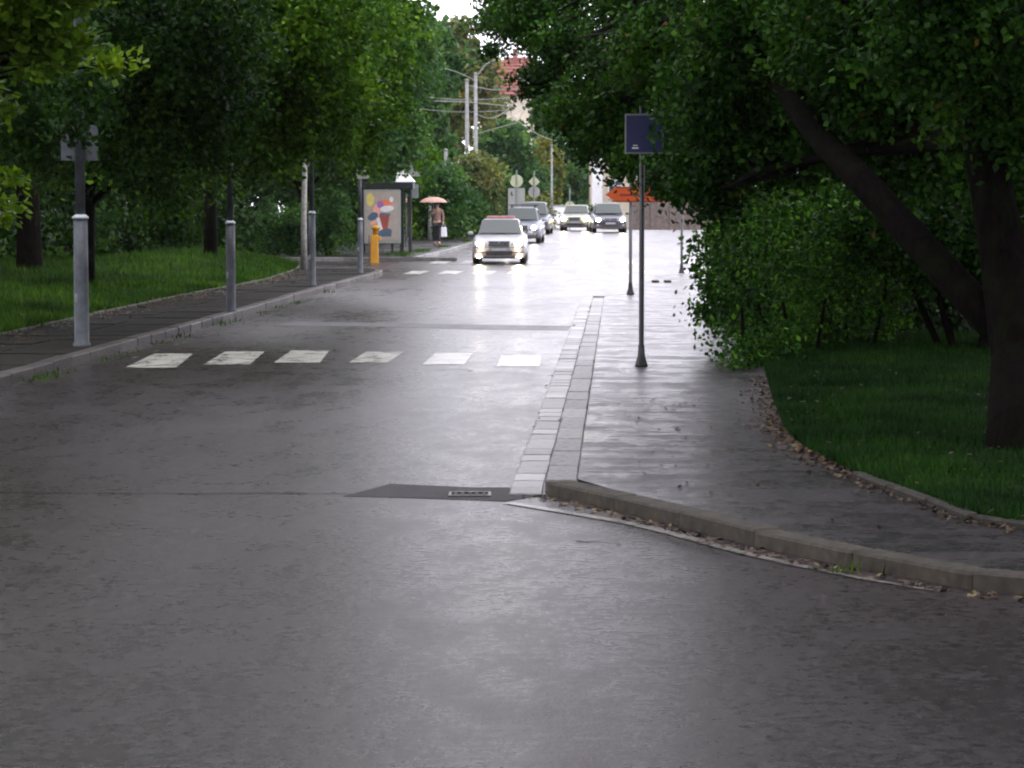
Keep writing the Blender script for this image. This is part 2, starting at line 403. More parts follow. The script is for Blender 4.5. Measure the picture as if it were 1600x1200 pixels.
# left pavement: joints bed, slabs
el = lin([(-25, -45), (12, -17), (20, -9.8), (28, -7.9), (37.7, -7.45), (44.5, -7.2), (52, -6.85), (57, -6.5), (63, -6.1), (72, -6.1), (77, -6.4), (78.5, -9)])
ysl = [12, 16, 20, 24, 28, 32, 36, 40, 44.5, 50, 55, 60, 63, 66, 70, 72, 74, 76, 77, 78, 78.5]
pl = strip('pavement_left', ysl, el, lambda y: min(kl(y)-.18, -3.8) if y > 20 else kl(y)-.18, .085, M['joint'], 5)
for k in range(44):
    y0 = 24+k*1.12; y1 = y0+1.10; ym = (y0+y1)/2
    n = 2
    for j in range(n):
        x0 = el(ym)+(kl(ym)-.2-el(ym))*j/n+.015; x1 = el(ym)+(kl(ym)-.2-el(ym))*(j+1)/n-.015
        o = MB().box((0, 0, 0), (x1-x0, y1-y0-.02, .06)).obj('paving_slab', M['slab'], pl)
        o.location = ((x0+x1)/2, ym, .085+random.uniform(-.004, .008)); o.rotation_euler = (random.uniform(-.006, .006), random.uniform(-.006, .006), -.04)
strip('pavement_left_end', [73.3, 74, 75, 76, 77, 78, 78.4], el, lambda y: kl(y)-.16, .125, M['pave'], 4)
def rise_l(x, y):
    d = max(0, el(min(y, 78))-x)
    r = .04*noise2(x, y)*min(1, d)+min(.35, d*.05)
    r += .45*math.exp(-((x+8.6)**2/5+(y-70)**2/60))
    return r*min(1, d*2)
strip('lawn_left', list(np.arange(8, 79.2, 1.0)), lambda y: -60, lambda y: el(y), .13, M['grass_base'], 60, rise=rise_l)
kerb('lawn_edging_left', [(el(y)+.02, y) for y in range(26, 78, 3)], .07, .16, M['granite_dark'], 1.0, side=1, piece='edging_stone', deep=.15)
# far left pavement and verge
fk = lin([(p[1], p[0]) for p in far_kerb_pts[2:]])
ysf = [86.35]+list(np.arange(88, 178, 2.0))
fkr = lambda y: fk(y)-.2 if y > 87.3 else fk(87.4)-.7+(y-86.35)*.5
strip('pavement_far_left', ysf, lambda y: fk(max(y, 87.4))-5.0-max(0, (92-y))*1.6, fkr, .12, M['pave'], 5)
rise_f = lambda x, y: min(1.1, max(0, (fk(max(y, 87.4))-4.9-max(0, (92-y))*1.6)-x)*.08)
strip('verge_far_left', ysf, lambda y: -60, lambda y: fk(max(y, 87.4))-5.0-max(0, (92-y))*1.6, .135, M['grass_base'], 40, rise=rise_f)

# ------------------------------------------------------------------ road markings
def paint_quad(pts, name, mat, parent, lift=.005):
    mb = MB(); mb.v = [(p[0], p[1], gz(p[1])+lift) for p in pts]; mb.face((0, 1, 2, 3)); mb.obj(name, mat, parent, fix=False)
z1 = setting('near_zebra_crossing')
bl = [195, 318, 428, 545, 660, 776]; br = [275, 390, 500, 605, 725, 843]; tr = [302, 414, 515, 632, 740, 846]; tl = [241, 352, 455, 572, 680, 783]
yb = [575, 570, 567, 567, 570, 573]; yt = [553, 549.5, 548, 550, 552, 556]
for i in range(6):
    paint_quad([G(bl[i], yb[i]), G(br[i], yb[i]), G(tr[i], yt[i]), G(tl[i], yt[i])], 'crossing_stripe', M['paint'], z1)
z2 = setting('second_zebra_crossing')
for i in range(9):
    x = -3.1+i*.98; paint_quad([(x, 72.4), (x+.55, 72.4), (x+.70, 75.6), (x+.15, 75.6)], 'crossing_stripe', M['paint'], z2)
z3 = setting('far_zebra_crossing')
for i in range(10):
    x = -2.75+i*1.02; paint_quad([(x, 83.5), (x+.6, 83.5), (x+.78, 87), (x+.18, 87)], 'crossing_stripe', M['paint'], z3)
cl = setting('centre_line')
cf = lin([(80, 1.45), (87.7, 1.86), (106, 2.97), (133, 4.6), (145, 5.5)])
for a, b in ((88.5, 104), (107, 109.5), (112, 114.5), (117, 119.5), (122, 124.5), (127, 129.5), (132, 134.5)):
    paint_quad([(cf(a)-.07, a), (cf(a)+.07, a), (cf(b)+.07, b), (cf(b)-.07, b)], 'line_dash', M['paint'], cl)
# pale line beside the corner kerb
mb = MB(); pc = [p for p in smooth_line([(-.03, 17.65), (.33, 17.15), (.86, 16.33), (1.34, 15.2), (1.76, 14.4), (2.16, 13.78), (2.32, 13.62)], .15)]
for i, p in enumerate(pc):
    d = (pc[min(i+1, len(pc)-1)]-pc[max(i-1, 0)]).normalized(); n_ = Vector((d.y, -d.x, 0)); w = .05*(1-.75*(i/len(pc))**3)*random.uniform(.85, 1.1)
    for s_ in (-1, 1): q = p-n_*s_*w; mb.v.append((q.x, q.y, .006))
for i in range(len(pc)-1): mb.face((2*i, 2*i+1, 2*i+3, 2*i+2))
o = mb.obj('kerb_edge_line', M['paint_worn'], fix=False); o['kind'] = 'structure'
# left edge line of the gutter, broken up
mb = MB()
for k in range(60):
    y = 27+k*.75
    if random.random() < .55 or k < 6: continue
    x = kl(y)+.42; x2 = kl(y+.6)+.42; n0 = len(mb.v)
    mb.v += [(x, y, .005), (x+.05, y, .005), (x2+.05, y+.6, .005), (x2, y+.6, .005)]; mb.face((n0, n0+1, n0+2, n0+3))
mb.obj('gutter_edge_line', M['paint_worn'], fix=False)['kind'] = 'structure'
# repair patch with drain, tar seam
a = [(-1.02, 18.5), (-.9, 18.85), (-.3, 18.6), (-.03, 18.6), (.2, 18.1), (-.05, 17.75), (-.7, 17.95), (-1.2, 18.05)]
MB().slab(a, -.02, .004).obj('asphalt_patch', M['patch'])['kind'] = 'structure'
dr = thing('drain_grate', (-.30, 18.0, 0), 'small iron drain grate set in the dark patch at the kerb corner', 'drain')
MB().box((0, .02, .008), (.30, .03, .012)).box((0, .24, .008), (.30, .03, .012)).box((-.14, .13, .0075), (.02, .19, .011)).box((.14, .13, .0075), (.02, .19, .011)).obj('frame', M['black'], dr)
for i in range(5): MB().box((-.10+i*.05, .13, .009), (.022, .18, .01)).obj('bar', M['granite_dark'], dr)
mb = MB(); sx = np.linspace(-9, -1.15, 60); lastz = .0035
for i, x in enumerate(sx):
    y = 18.42-(x+9)*.03+.03*math.sin(x*3)+random.uniform(-.015, .015); w = random.uniform(.006, .014)
    mb.v += [(x, y-w, .004), (x, y+w, .004)]
for i in range(59): mb.face((2*i, 2*i+2, 2*i+3, 2*i+1))
mb.obj('tar_seam', M['joint'], fix=False)['kind'] = 'structure'
# newer asphalt bands across road / pavement
def band(name, pts, mat, z): MB().slab(pts, z-.02, z).obj(name, mat)['kind'] = 'structure'
band('road_band', [(-3.9, 42.6), (-2.2, 42.3), (-.6, 41.5), (.9, 41.2), (.98, 42.6), (-.4, 43.0), (-1.9, 43.6), (-3.8, 44.0)], wet_asphalt('road_patch_far', (.034, .033, .035), .33, .5, .8), .004)

# ------------------------------------------------------------------ leaves
def leaf_object(name, P, size, mat, parent, seed, up=.4, kind=None):
    rng = np.random.default_rng(seed); n = len(P)
    nrm = rng.normal(size=(n, 3)); nrm[:, 2] += up*1.5; nrm /= np.linalg.norm(nrm, axis=1)[:, None]
    t = rng.normal(size=(n, 3)); t[:, 2] -= .5; u = t-(t*nrm).sum(1)[:, None]*nrm; u /= np.linalg.norm(u, axis=1)[:, None]
    v = np.cross(nrm, u); sz = size*rng.uniform(.6, 1.35, n)[:, None]
    V = np.empty((n, 4, 3)); V[:, 0] = P-u*sz*.5; V[:, 1] = P+v*sz*.33-nrm*sz*.06; V[:, 2] = P+u*sz*.5-nrm*sz*.12; V[:, 3] = P-v*sz*.33-nrm*sz*.06
    me = bpy.data.meshes.new(name); me.vertices.add(n*4); me.vertices.foreach_set('co', V.ravel().astype(np.float32))
    me.loops.add(n*4); me.loops.foreach_set('vertex_index', np.arange(n*4, dtype=np.int32))
    me.polygons.add(n); me.polygons.foreach_set('loop_start', np.arange(0, n*4, 4, dtype=np.int32))
    me.update(calc_edges=True); me.materials.append(mat)
    for nm, arr in (('tint', rng.uniform(0, 1, n)**1.5), ('odd', rng.uniform(0, 1, n))):
        at_ = me.attributes.new(nm, 'FLOAT', 'FACE'); at_.data.foreach_set('value', arr.astype(np.float32))
    o = bpy.data.objects.new(name, me); COL.objects.link(o)
    if parent: o.parent = parent
    if kind: o['kind'] = kind
    return o
def clumps(lobes, n, seed, shell=.45):
    rng = np.random.default_rng(seed); w = np.array([l[3]*l[4]*l[5] for l in lobes])**.75; w /= w.sum()
    idx = rng.choice(len(lobes), n, p=w); d = rng.normal(size=(n, 3)); d /= np.linalg.norm(d, axis=1)[:, None]
    r = rng.uniform(0, 1, n)**shell; L = np.array(lobes)[idx]
    return L[:, :3]+d*r[:, None]*L[:, 3:6]
def fill(C, per, rad, flat, seed, droop=0):
    rng = np.random.default_rng(seed); n = len(C); Q = np.repeat(C, per, axis=0)
    rr = np.repeat(rng.uniform(.5, 1.3, n), per)[:, None]
    ang = np.repeat(rng.uniform(0, 2*math.pi, n), per)
    g = rng.normal(size=(n*per, 3))*np.array([1.0, .55, flat])*.55
    g = np.clip(g, -.85, .85)
    x = g[:, 0]*np.cos(ang)-g[:, 1]*np.sin(ang); y = g[:, 0]*np.sin(ang)+g[:, 1]*np.cos(ang)
    z = g[:, 2]-droop*np.abs(g[:, 0])
    return Q+np.stack([x, y, z], 1)*rad*rr
def wood(name, parent, trunk, radii, targets, mat, seed, r0=.06, seg=10, per=2, split=True):
    rnd = random.Random(seed); mb = MB(); mb.tube(trunk, radii, seg)
    o = mb.obj('trunk', mat, parent, smooth=True)
    mb = MB(); tp = [Vector(p) for p in trunk]
    for t in targets:
        if split: mb = MB()
        t = Vector(t); c = [p for p in tp[1:] if p.z < t.z+.8] or tp[-1:]
        s = min(c, key=lambda p: (p-t).length); k = tp.index(s); r = min(r0, radii[k]*.5)
        m1 = s.lerp(t, .35)+Vector((rnd.uniform(-.3, .3), rnd.uniform(-.3, .3), rnd.uniform(0, .5)))
        m2 = s.lerp(t, .7)+Vector((rnd.uniform(-.3, .3), rnd.uniform(-.3, .3), rnd.uniform(0, .4)))
        mb.tube([s, m1, m2, t], [r, r*.75, r*.45, r*.15], 6, False)
        for _ in range(per):
            e = m2+Vector((rnd.uniform(-1, 1), rnd.uniform(-1, 1), rnd.uniform(-.4, .6)))*.9
            mb.tube([m2, m2.lerp(e, .5)+Vector((0, 0, .1)), e], [r*.35, r*.2, r*.06], 5, False)
        if split: mb.obj('limb', mat, parent, smooth=True, fix=False)
    if not split: mb.obj('limbs', mat, parent, smooth=True, fix=False)['kind'] = 'stuff'
def free_tree(name, base, h, r, label, leaf, size, nclump, per, seed, group=None, low=.3, tr=.16, crad=.7, bark='bark', cat='tree', droop=.15, rz=0, flat=.45, nl=9, split=True):
    rnd = random.Random(seed); t = thing(name, base, label, cat, group, rz)
    lobes = []; cz = h*(1+low)/2; hz = h*(1-low)/2
    for i in range(nl):
        a = i*2.4; q = rnd.uniform(.25, .62)*r; zz = cz+rnd.uniform(-.65, .65)*hz
        k = rnd.uniform(.42, .6); lobes.append((q*math.cos(a), q*math.sin(a), zz, r*k, r*k, hz*rnd.uniform(.3, .45)))
    lobes.append((0, 0, h-hz*.4, r*.5, r*.5, hz*.42)); lobes.append((0, 0, cz, r*.5, r*.5, hz*.7))
    trunk = [(0, 0, -.3), (rnd.uniform(-.1, .1), 0, h*.2), (rnd.uniform(-.2, .2), rnd.uniform(-.2, .2), h*.5), (0, 0, h*.85)]
    wood(name, t, trunk, [tr*1.25, tr, tr*.7, tr*.2], [l[:3] for l in lobes], M[bark], seed, tr*.45, split=split)
    C = clumps(lobes, nclump, seed)
    leaf_object('crown', fill(C, per, crad, flat, seed+1, droop), size, M[leaf], t, seed+2)
    return t

# ---- the big leaning tree on the right, crown hanging over the pavement
t = thing('broadleaf_tree', (0, 0, 0), 'big dark tree with a leaning limb at the right edge, crown over the pavement', 'tree')
L = []
def lobe(px, py, D, rpx, sy=1.0, sz=.8, rD=None):
    p = at(px, py, D); r = rpx*D/FPX; L.append((p.x, p.y, p.z, r, (rD or r*sy), r*sz))
for a in [(850, 5, 42, 75), (800, 8, 44, 42), (770, 30, 45, 22), (835, 62, 43, 20), (765, 72, 46, 12), (812, 50, 45, 13), (895, 70, 40, 62, 1, .7), (850, 118, 41, 36), (885, 160, 39, 45), (985, 130, 37, 95), (940, 175, 38, 75), (985, 215, 37, 75), (1062, 268, 32.3, 46), (1000, 250, 36, 42), (1148, 190, 29, 88), (1060, 80, 31, 110), (1170, 130, 27, 125), (1130, 245, 29, 85),
          (1200, 20, 26, 130), (1290, 150, 26, 120), (1340, 40, 24, 140), (1440, 130, 24, 125), (1500, 30, 21, 150), (1580, 160, 22, 120), (1390, 230, 27, 85), (1240, 225, 28, 70), (1500, 240, 26, 75),
          (1010, 20, 36, 90), (1080, 322, 29.5, 24), (1105, 300, 28.5, 44), (1592, 285, 23, 50), (1052, 225, 30.3, 12), (1072, 165, 30.2, 24)]: lobe(*a)
nvis = len(L)
for x, y, z, r in ((5.6, 25, 7.4, 2.4), (6.8, 20, 7.6, 3.0), (8, 26, 7, 3), (6.0, 17, 6.6, 2.6), (7.5, 14, 6.0, 2.6), (6.6, 31, 7, 2.8), (9, 20, 5, 2.4), (9.5, 15, 4.5, 2.2), (5.2, 20.5, 6.0, 1.8), (3.2, 32, 6.7, 1.9), (1.2, 33, 6.9, 1.9), (-.8, 34, 6.9, 1.8), (2.2, 33, 8.8, 2.2), (-.6, 34, 8.6, 2.0), (3, 27, 6.6, 2), (.8, 27, 7, 2), (-1.2, 28, 7.2, 1.9), (2, 22, 7, 2), (0, 22, 7.4, 2), (3.5, 17, 6.6, 2), (1.5, 17, 7, 2), (-.4, 17, 7.4, 1.8)): L.append((x, y, z, r, r, r*.7))  # crown above the view, with added lobes arched over the road to dim it
tb = G(1592, 705, PAVE_H)
trunk = [tb+Vector((0.04, 0, -.2)), tb+Vector((.03, 0, .15)), at(1592, 560, 21.5), at(1565, 380, 21.8), at(1535, 220, 22), at(1500, 60, 22.3), at(1490, -150, 22.6), at(1430, -500, 23.5)]
wood('t', t, trunk, [.36, .29, .235, .20, .17, .15, .12, .05], [l[:3] for l in L], M['bark'], 3, .085, 14)
lb = MB(); lb.tube([at(1600, 560, 21.6), at(1510, 460, 21.9), at(1425, 368, 22.4), at(1350, 285, 23), at(1280, 215, 24), at(1200, 110, 26), at(1120, 0, 28), at(1080, -80, 29)], [.15, .145, .14, .13, .12, .10, .085, .05], 12)
lb.tube([at(1120, 10, 28), at(1060, 28, 29.5), at(980, 45, 32), at(900, 60, 36)], [.05, .035, .025, .01], 7)
lb.tube([at(1620, 560, 21.6), at(1640, 450, 22), at(1700, 250, 22.5), at(1760, 50, 23)], [.16, .15, .12, .08], 10)
lb.obj('leaning_limb', M['bark'], t, smooth=True)
C = clumps(L[:nvis], 2300, 11, .5); C2 = clumps(L[nvis:], 2100, 12, .5)
leaf_object('crown', fill(C, 84, .40, .4, 13, .35), .080, M['L_right'], t, 15)
leaf_object('upper_crown_with_arch', fill(C2, 34, .75, .4, 14, .2), .13, M['L_right'], t, 16)

# ---- hedge / shrubs right
hg = thing('tall_hedge', (0, 0, 0), 'tall unclipped green hedge beside the wet pavement under the leaning tree', 'hedge')
HL = []
for a in [(1170, 330, 31.6, 80), (1130, 370, 32.5, 52), (1125, 430, 32.5, 45), (1115, 480, 33, 40), (1140, 520, 31.8, 52), (1150, 550, 31.2, 38), (1175, 470, 32.2, 60), (1230, 315, 32, 75), (1300, 325, 32.5, 80), (1250, 400, 34, 80), (1290, 375, 33.5, 50), (1200, 525, 32.6, 40), (1190, 556, 31.6, 30), (1230, 540, 33, 30)]:
    p = at(*a[:3]); r = a[3]*a[2]/FPX; HL.append((p.x, p.y, p.z, r, 1.2, r))
for y, x, h in ((35, 3.65, 2.3), (38, 3.85, 2.4), (41, 4.0, 2.3), (44, 4.2, 2.2), (48, 4.6, 2.2), (52, 4.95, 2.2), (56, 5.3, 2.3), (60, 5.75, 2.3), (64, 6.2, 2.3), (68, 6.6, 2.4), (42, 5.9, 2.6), (46, 6.2, 2.7)):
    HL.append((x, y, h*.5, .95, 2.0, h*.52)); HL.append((x+1.2, y, h*.6, 1.3, 2.0, h*.6))
C = clumps(HL, 2700, 21, .5)
C = C[C[:, 2] > .12]
leaf_object('foliage', fill(C, 50, .30, .7, 22, .1), .075, M['L_hedge'], hg, 23, .3)
mb = MB(); rnd = random.Random(4)
for l in HL[12:]:
    for k in range(2):
        x = l[0]+rnd.uniform(-.5, .5); y = l[1]+rnd.uniform(-.8, .8); mb.tube([(x, y, 0), (x+rnd.uniform(-.2, .2), y, .8), (x+rnd.uniform(-.4, .4), y+rnd.uniform(-.3, .3), l[2]+l[5]*.7)], [.03, .02, .006], 5, False)
mb.obj('stems', M['bark'], hg, fix=False)['kind'] = 'stuff'
UR = []
for i in range(14):
    x = 4.6+i*.75; UR += [(x, 38+i*.1, .8, 1.1, .9, 1.1), (x+.3, 39+i*.1, 2.4, 1.2, .9, 1.2)]
leaf_object('undergrowth_right', fill(clumps(UR, 900, 171), 34, .5, .6, 172), .12, M['L_dark'], None, 173, kind='stuff')
sh = thing('dark_shrub', (6.0, 33.6, .1), 'dark green shrub behind the leaning limb, right of the bright hedge', 'shrub')
SL = []
for a in [(1390, 345, 33.5, 75), (1470, 380, 33.5, 80), (1560, 410, 34, 80), (1640, 430, 34, 100), (1430, 300, 34.5, 60), (1350, 300, 34, 45)]:
    p = at(*a[:3])-sh.location; q_ = a[3]*a[2]/FPX; SL.append((p.x, p.y, p.z, q_, 1.0, q_))
leaf_object('foliage', fill(clumps(SL, 700, 181), 55, .35, .6, 182, .15), .085, M['L_right'], sh, 183)
mb = MB(); [mb.tube([(math.cos(a)*.3, math.sin(a)*.3, -.1), (math.cos(a)*.9, math.sin(a)*.4, 1.2), (math.cos(a)*1.5, math.sin(a)*.5, 2.3)], [.05, .035, .01], 5) for a in range(6)]; mb.obj('stems', M['bark'], sh)['kind'] = 'stuff'
# trees beyond the hedge close off the right side
specs = [((9.5, 34), 9, 4.2, 'dark tree rising behind the hedge at the right, nearest of the trees behind the hedge'),
         ((8.5, 46), 9.5, 4.4, 'dark tree behind the middle of the hedge on the right'),
         ((10.5, 60), 10, 4.6, 'dark tree behind the far end of the hedge on the right'),
         ((13, 27), 9.5, 4.5, 'dark tree right of the leaning tree, at the right picture edge')]
src = None
for i, (xy, h, r, lab) in enumerate(specs):
    if src is None:
        src = free_tree('broadleaf_tree', (xy[0], xy[1], 0), 11, 4.2, lab, 'L_dark', .23, 700, 44, 31, 'dark trees behind the right hedge', low=.06, crad=.8)
    else:
        c = copy_tree(src); c.location = (xy[0], xy[1], 0); c.rotation_euler[2] = i*1.9; c.scale = (r/4.2, r/4.2, h/11); c['label'] = lab
# an unseen tree added on the near right, its crown shading lawn and road
free_tree('broadleaf_tree', (6.6, 7, .1), 12, 7.4, 'broadleaf tree beside the near right lawn, added out of view to shade the corner', 'L_right', .22, 1300, 38, 36, low=.42, tr=.25, crad=.8)

nb = [o_ for o_ in bpy.data.objects if o_.get('label', '').startswith('broadleaf tree beside the near right lawn')][0]
for x, y, rz_, sc, lab in ((8.0, -5, 1.0, 1.0, 'added shading tree right of the camera, outside the picture'), (-7.8, 6, 2.1, 1.05, 'added shading tree left of the near road, outside the picture'),
        (-8.5, -6, 3.3, 1.1, 'added shading tree left behind the camera, outside the picture'), (1.0, -12, 4.0, 1.1, 'added shading tree straight behind the camera, outside the picture'), (-13.5, 19, 5.1, .9, 'added shading tree at the far side of the near left lawn, out of view'), (13.5, 16, .4, .9, 'added shading tree right of the near right lawn, outside the picture')):
    c = copy_tree(nb); c.location = (x, y, .1); c.rotation_euler[2] = rz_; c.scale = (sc, sc, sc); c['label'] = lab  # further unseen trees, added to cut the sky light around the camera
# ---- left row
def left_tree(x, y, h, r, lab, leaf, size, ncl, per, seed, low, **k):
    return free_tree('broadleaf_tree', (x, y, .2), h, r, lab, leaf, size, ncl, per, seed, 'trees along the left pavement', low=low, **k)
LT = []
LT.append(left_tree(-9.6, 41, 9, 4.3, 'dark tree on the left lawn behind the nearest grey pole', 'L_dark', .15, 1500, 48, 41, .20, crad=.6))
LT.append(left_tree(-9.0, 54, 8.8, 4.4, 'tree with hanging green branches behind the second grey pole', 'L_left', .135, 1700, 52, 42, .24, crad=.55, droop=.9))
LT.append(left_tree(-8.0, 68, 9.2, 4.2, 'tall green tree with hanging branches behind the third grey pole', 'L_left', .16, 1500, 50, 43, .27, crad=.6, droop=.9))
LT.append(left_tree(-7.6, 93, 9.8, 4.3, 'dense green tree rising over the bus shelter', 'L_far', .21, 1300, 48, 44, .22, crad=.7))
LT.append(left_tree(-6.4, 112, 11, 3.2, 'slim green tree over the pavement beyond the bus shelter', 'L_far', .24, 800, 45, 45, .25, crad=.7))
def hang(tree, spots, seed, leaf, size=.10, ncl=500, per=46):
    HLb = []
    for px, py, D, r in spots:
        p = at(px, py, D)-tree.location; q = r*D/FPX; HLb.append((p.x, p.y, p.z, q, q, q*.9))
    leaf_object('hanging_sprays', fill(clumps(HLb, ncl, seed, .5), per, .40, .6, seed+1, .8), size, M[leaf], tree, seed+2, kind='stuff')
hang(LT[0], [(135, 130, 33, 50), (115, 185, 33.5, 26), (140, 60, 33, 45), (230, 60, 38, 120), (330, 40, 38, 110), (200, 180, 38, 90), (130, 120, 37, 60), (300, 160, 39, 100), (230, 260, 40, 60), (60, 200, 39, 70)], 141, 'L_dark', .10, 620)
hang(LT[1], [(400, 60, 42, 120), (480, 120, 43, 100), (400, 180, 43, 100), (330, 225, 43, 50), (440, 215, 44, 50), (410, 255, 44, 30), (480, 20, 42, 120), (525, 205, 46, 38), (545, 130, 46, 70), (370, 110, 42, 90), (265, 290, 43, 40)], 144, 'L_left', .10, 1000)
hang(LT[2], [(560, 60, 58, 95), (600, 20, 60, 70), (575, 160, 60, 65), (560, 225, 60, 38), (600, 100, 60, 50), (500, 190, 58, 50)], 147, 'L_left', .12, 520)
hang(LT[3], [(610, 130, 84, 55), (625, 200, 84, 42), (600, 240, 84, 38), (640, 60, 84, 50), (640, 230, 88, 28), (655, 130, 86, 28), (585, 200, 80, 40)], 150, 'L_far', .16, 420)
LL = [(-2.6-LT[0].location.x, 34.5-41, 6.6, 1.8, 1.8, 1.5), (-4.4-LT[0].location.x, 35-41, 6.4, 1.9, 1.9, 1.7), (-3.4-LT[0].location.x, 34.5-41, 8.6, 2.0, 2.0, 1.6), (-6.2-LT[0].location.x, 36-41, 7, 2.2, 2.0, 2.2), (6.4, -13, 7, 2, 2, 1.6), (4.2, -13, 6.8, 2, 2, 1.6), (6.2, -18, 7.2, 2, 2, 1.6), (4, -18, 7, 2, 2, 1.6), (5.6, -22, 7.2, 2, 2, 1.6), (7.4, -22, 7.2, 2, 2, 1.6)]  # unseen leaves over the road, added to darken the near asphalt
LL2 = [(x-LT[2].location.x, 45-68+dy*.5, 6.9, 1.5, 1.3, 1.0) for x, dy in ((-4.2, 0), (-3.4, 4), (2.6, 0))]  # another unseen arch, placed to block sky reflected in the foreground
leaf_object('added_arch_leaves', fill(clumps(LL2, 260, 165), 36, .6, .4, 166, .1), .14, M['L_left'], LT[2], 167, kind='stuff')
leaf_object('added_arch_leaves', fill(clumps(LL, 1000, 161), 34, .6, .4, 162, .2), .12, M['L_left'], LT[0], 163, kind='stuff')
# bright maple whose sprays hang into the top left corner
t = thing('maple_tree', (-8.2, 24, .2), 'bright green maple whose leafy sprays hang in at the top left corner of the picture', 'tree')
ML = []
for px, py, D, r in ((30, 20, 26, 95), (90, 60, 26.5, 55), (50, 100, 26, 48), (190, 40, 27, 12), (180, 100, 27, 28), (15, 275, 26.5, 30), (10, 330, 26.5, 26), (-60, 150, 27, 70), (-80, 300, 27, 60), (60, -60, 26, 120), (-80, -20, 26, 150), (8, 165, 26.5, 18)):
    p = at(px, py, D)-t.location; q = r*D/FPX; ML.append((p.x, p.y, p.z, q, q, q*.7))
nv = len(ML)
for x, y, z, r in ((0, 0, 6.5, 2.4), (1.6, -2, 7.5, 2.2), (-1, 2, 8, 2.5), (1.8, 2, 7.6, 2.2), (0, -4, 6.8, 2.2), (.5, 0, 9, 2.4)): ML.append((x, y, z, r, r, r*.7))
wood('t', t, [(0, 0, -.3), (.1, 0, 2), (0, .2, 5), (.2, 0, 8)], [.22, .18, .14, .06], [l[:3] for l in ML], M['bark'], 5, .05)
leaf_object('crown', np.vstack([fill(clumps(ML[:nv], 330, 51, .6), 55, .26, .35, 52, .2), fill(clumps(ML[nv:], 500, 53, .5), 50, .6, .4, 54, .2)]), .11, M['L_lime'], t, 55, 1.0)
# more trees deeper left, closing the park
src = None
for i, (x, y, h, r, lab) in enumerate(((-15, 48, 9.5, 4.6, 'dark park tree at the far left behind the lawn'), (-17, 62, 10, 5, 'dark park tree left of the thick bare trunk'),
        (-13, 76, 10, 5, 'dark park tree in the shade behind the second grey pole'), (-11, 84, 10, 4.6, 'dark park tree left of the bus shelter'), (-12.5, 104, 11, 5, 'dark park tree standing deep behind the bus shelter'), (-22, 52, 9.5, 5, 'dark park tree beyond the left picture edge'), (-18, 34, 9, 5, 'dark park tree on the near left lawn'))):
    if src is None:
        src = free_tree('broadleaf_tree', (x, y, .2), 12, 4.6, lab, 'L_dark', .24, 900, 44, 61, 'dark trees in the park on the left', low=.02, crad=.85, tr=.22)
    else:
        c = copy_tree(src); c.location = (x, y, .2); c.rotation_euler[2] = i*2.3; c.scale = (r/4.6, r/4.6, h/12); c['label'] = lab
tk = thing('bare_trunk', G(45, 430, .3), 'thick dark bare tree trunk at the back of the left lawn', 'tree trunk')
mb = MB(); mb.tube([(0, 0, -.3), (.02, 0, 0), (.02, 0, 1.2), (-.05, 0, 3), (.1, 0, 7)], [.42, .33, .28, .25, .18], 12); mb.obj('trunk', M['bark'], tk, smooth=True)
mb = MB(); mb.tube([(0, 0, 2.4), (.6, .2, 3.6), (1.3, .3, 5.2)], [.13, .1, .04], 8); mb.tube([(-.05, 0, 3), (-.7, .1, 4.2), (-1, .3, 6)], [.12, .09, .04], 8); mb.obj('limb', M['bark'], tk, smooth=True)
bt = thing('birch_trunk', G(475, 400, .5), 'thin whitish birch stem at the back of the grass between the third and fourth poles', 'tree trunk')
MB().tube([(0, 0, -.4), (0, 0, 1), (.05, 0, 3), (.1, 0, 6)], [.1, .08, .07, .04], 8).obj('trunk', M['bark_pale'], bt, smooth=True)
MB().tube([(0, 0, 2.3), (.4, 0, 3.2), (.7, 0, 4.4)], [.04, .03, .01], 6).obj('branch', M['bark_pale'], bt, smooth=True)
# undergrowth on the left (thicket read as one mass)
TL = []
rnd = random.Random(9)
for i in range(34):
    x = -7.8-rnd.uniform(0, 15); y = 72+rnd.uniform(0, 5)-max(0, -x-9)*1.0
    TL.append((x, y, rnd.uniform(.6, 2.0), 1.5, 1.2, 1.6))
TL += [(-8.5, 81.5, 1, 1.2, 1, 1.4), (-7.9, 90, .8, 1.3, 1.2, 1.3), (-9.8, 83, 1.2, 1.6, 1, 1.6)]
for i in range(26):
    TL.append((-7.9-i*1.1+rnd.uniform(-.5, .5), 99+rnd.uniform(-1, 1)+i*.2, 1.6+rnd.uniform(0, 2.6), 1.5, 1.2, 2.2))
for i in range(16): TL.append((-11-i*.9, 66-i*.5+rnd.uniform(-1, 1), rnd.uniform(1.5, 3.4), 1.3, 1.1, 2.0))
leaf_object('undergrowth_left', fill(clumps(TL, 2400, 71), 30, .6, .6, 72), .20, M['L_dark'], None, 73, kind='stuff')
sb = thing('leafy_bush', (-6.35, 88.6, .15), 'dense leafy bush left of the yellow post near the bus shelter', 'bush')
leaf_object('foliage', fill(clumps([(0, 0, .9, .9, .7, .9), (.3, .3, 1.7, .6, .5, .6), (-.9, .2, .9, .9, .6, .9), (-2, .3, .9, .9, .6, .9)], 260, 75), 55, .35, .7, 76), .10, M['L_far'], sb, 77)
mb = MB(); [mb.tube([(0, 0, -.1), (math.cos(a)*.3, math.sin(a)*.2, .8), (math.cos(a)*.5, math.sin(a)*.4, 1.5)], [.03, .02, .01], 5) for a in range(6)]; mb.obj('stems', M['bark'], sb)['kind'] = 'stuff'

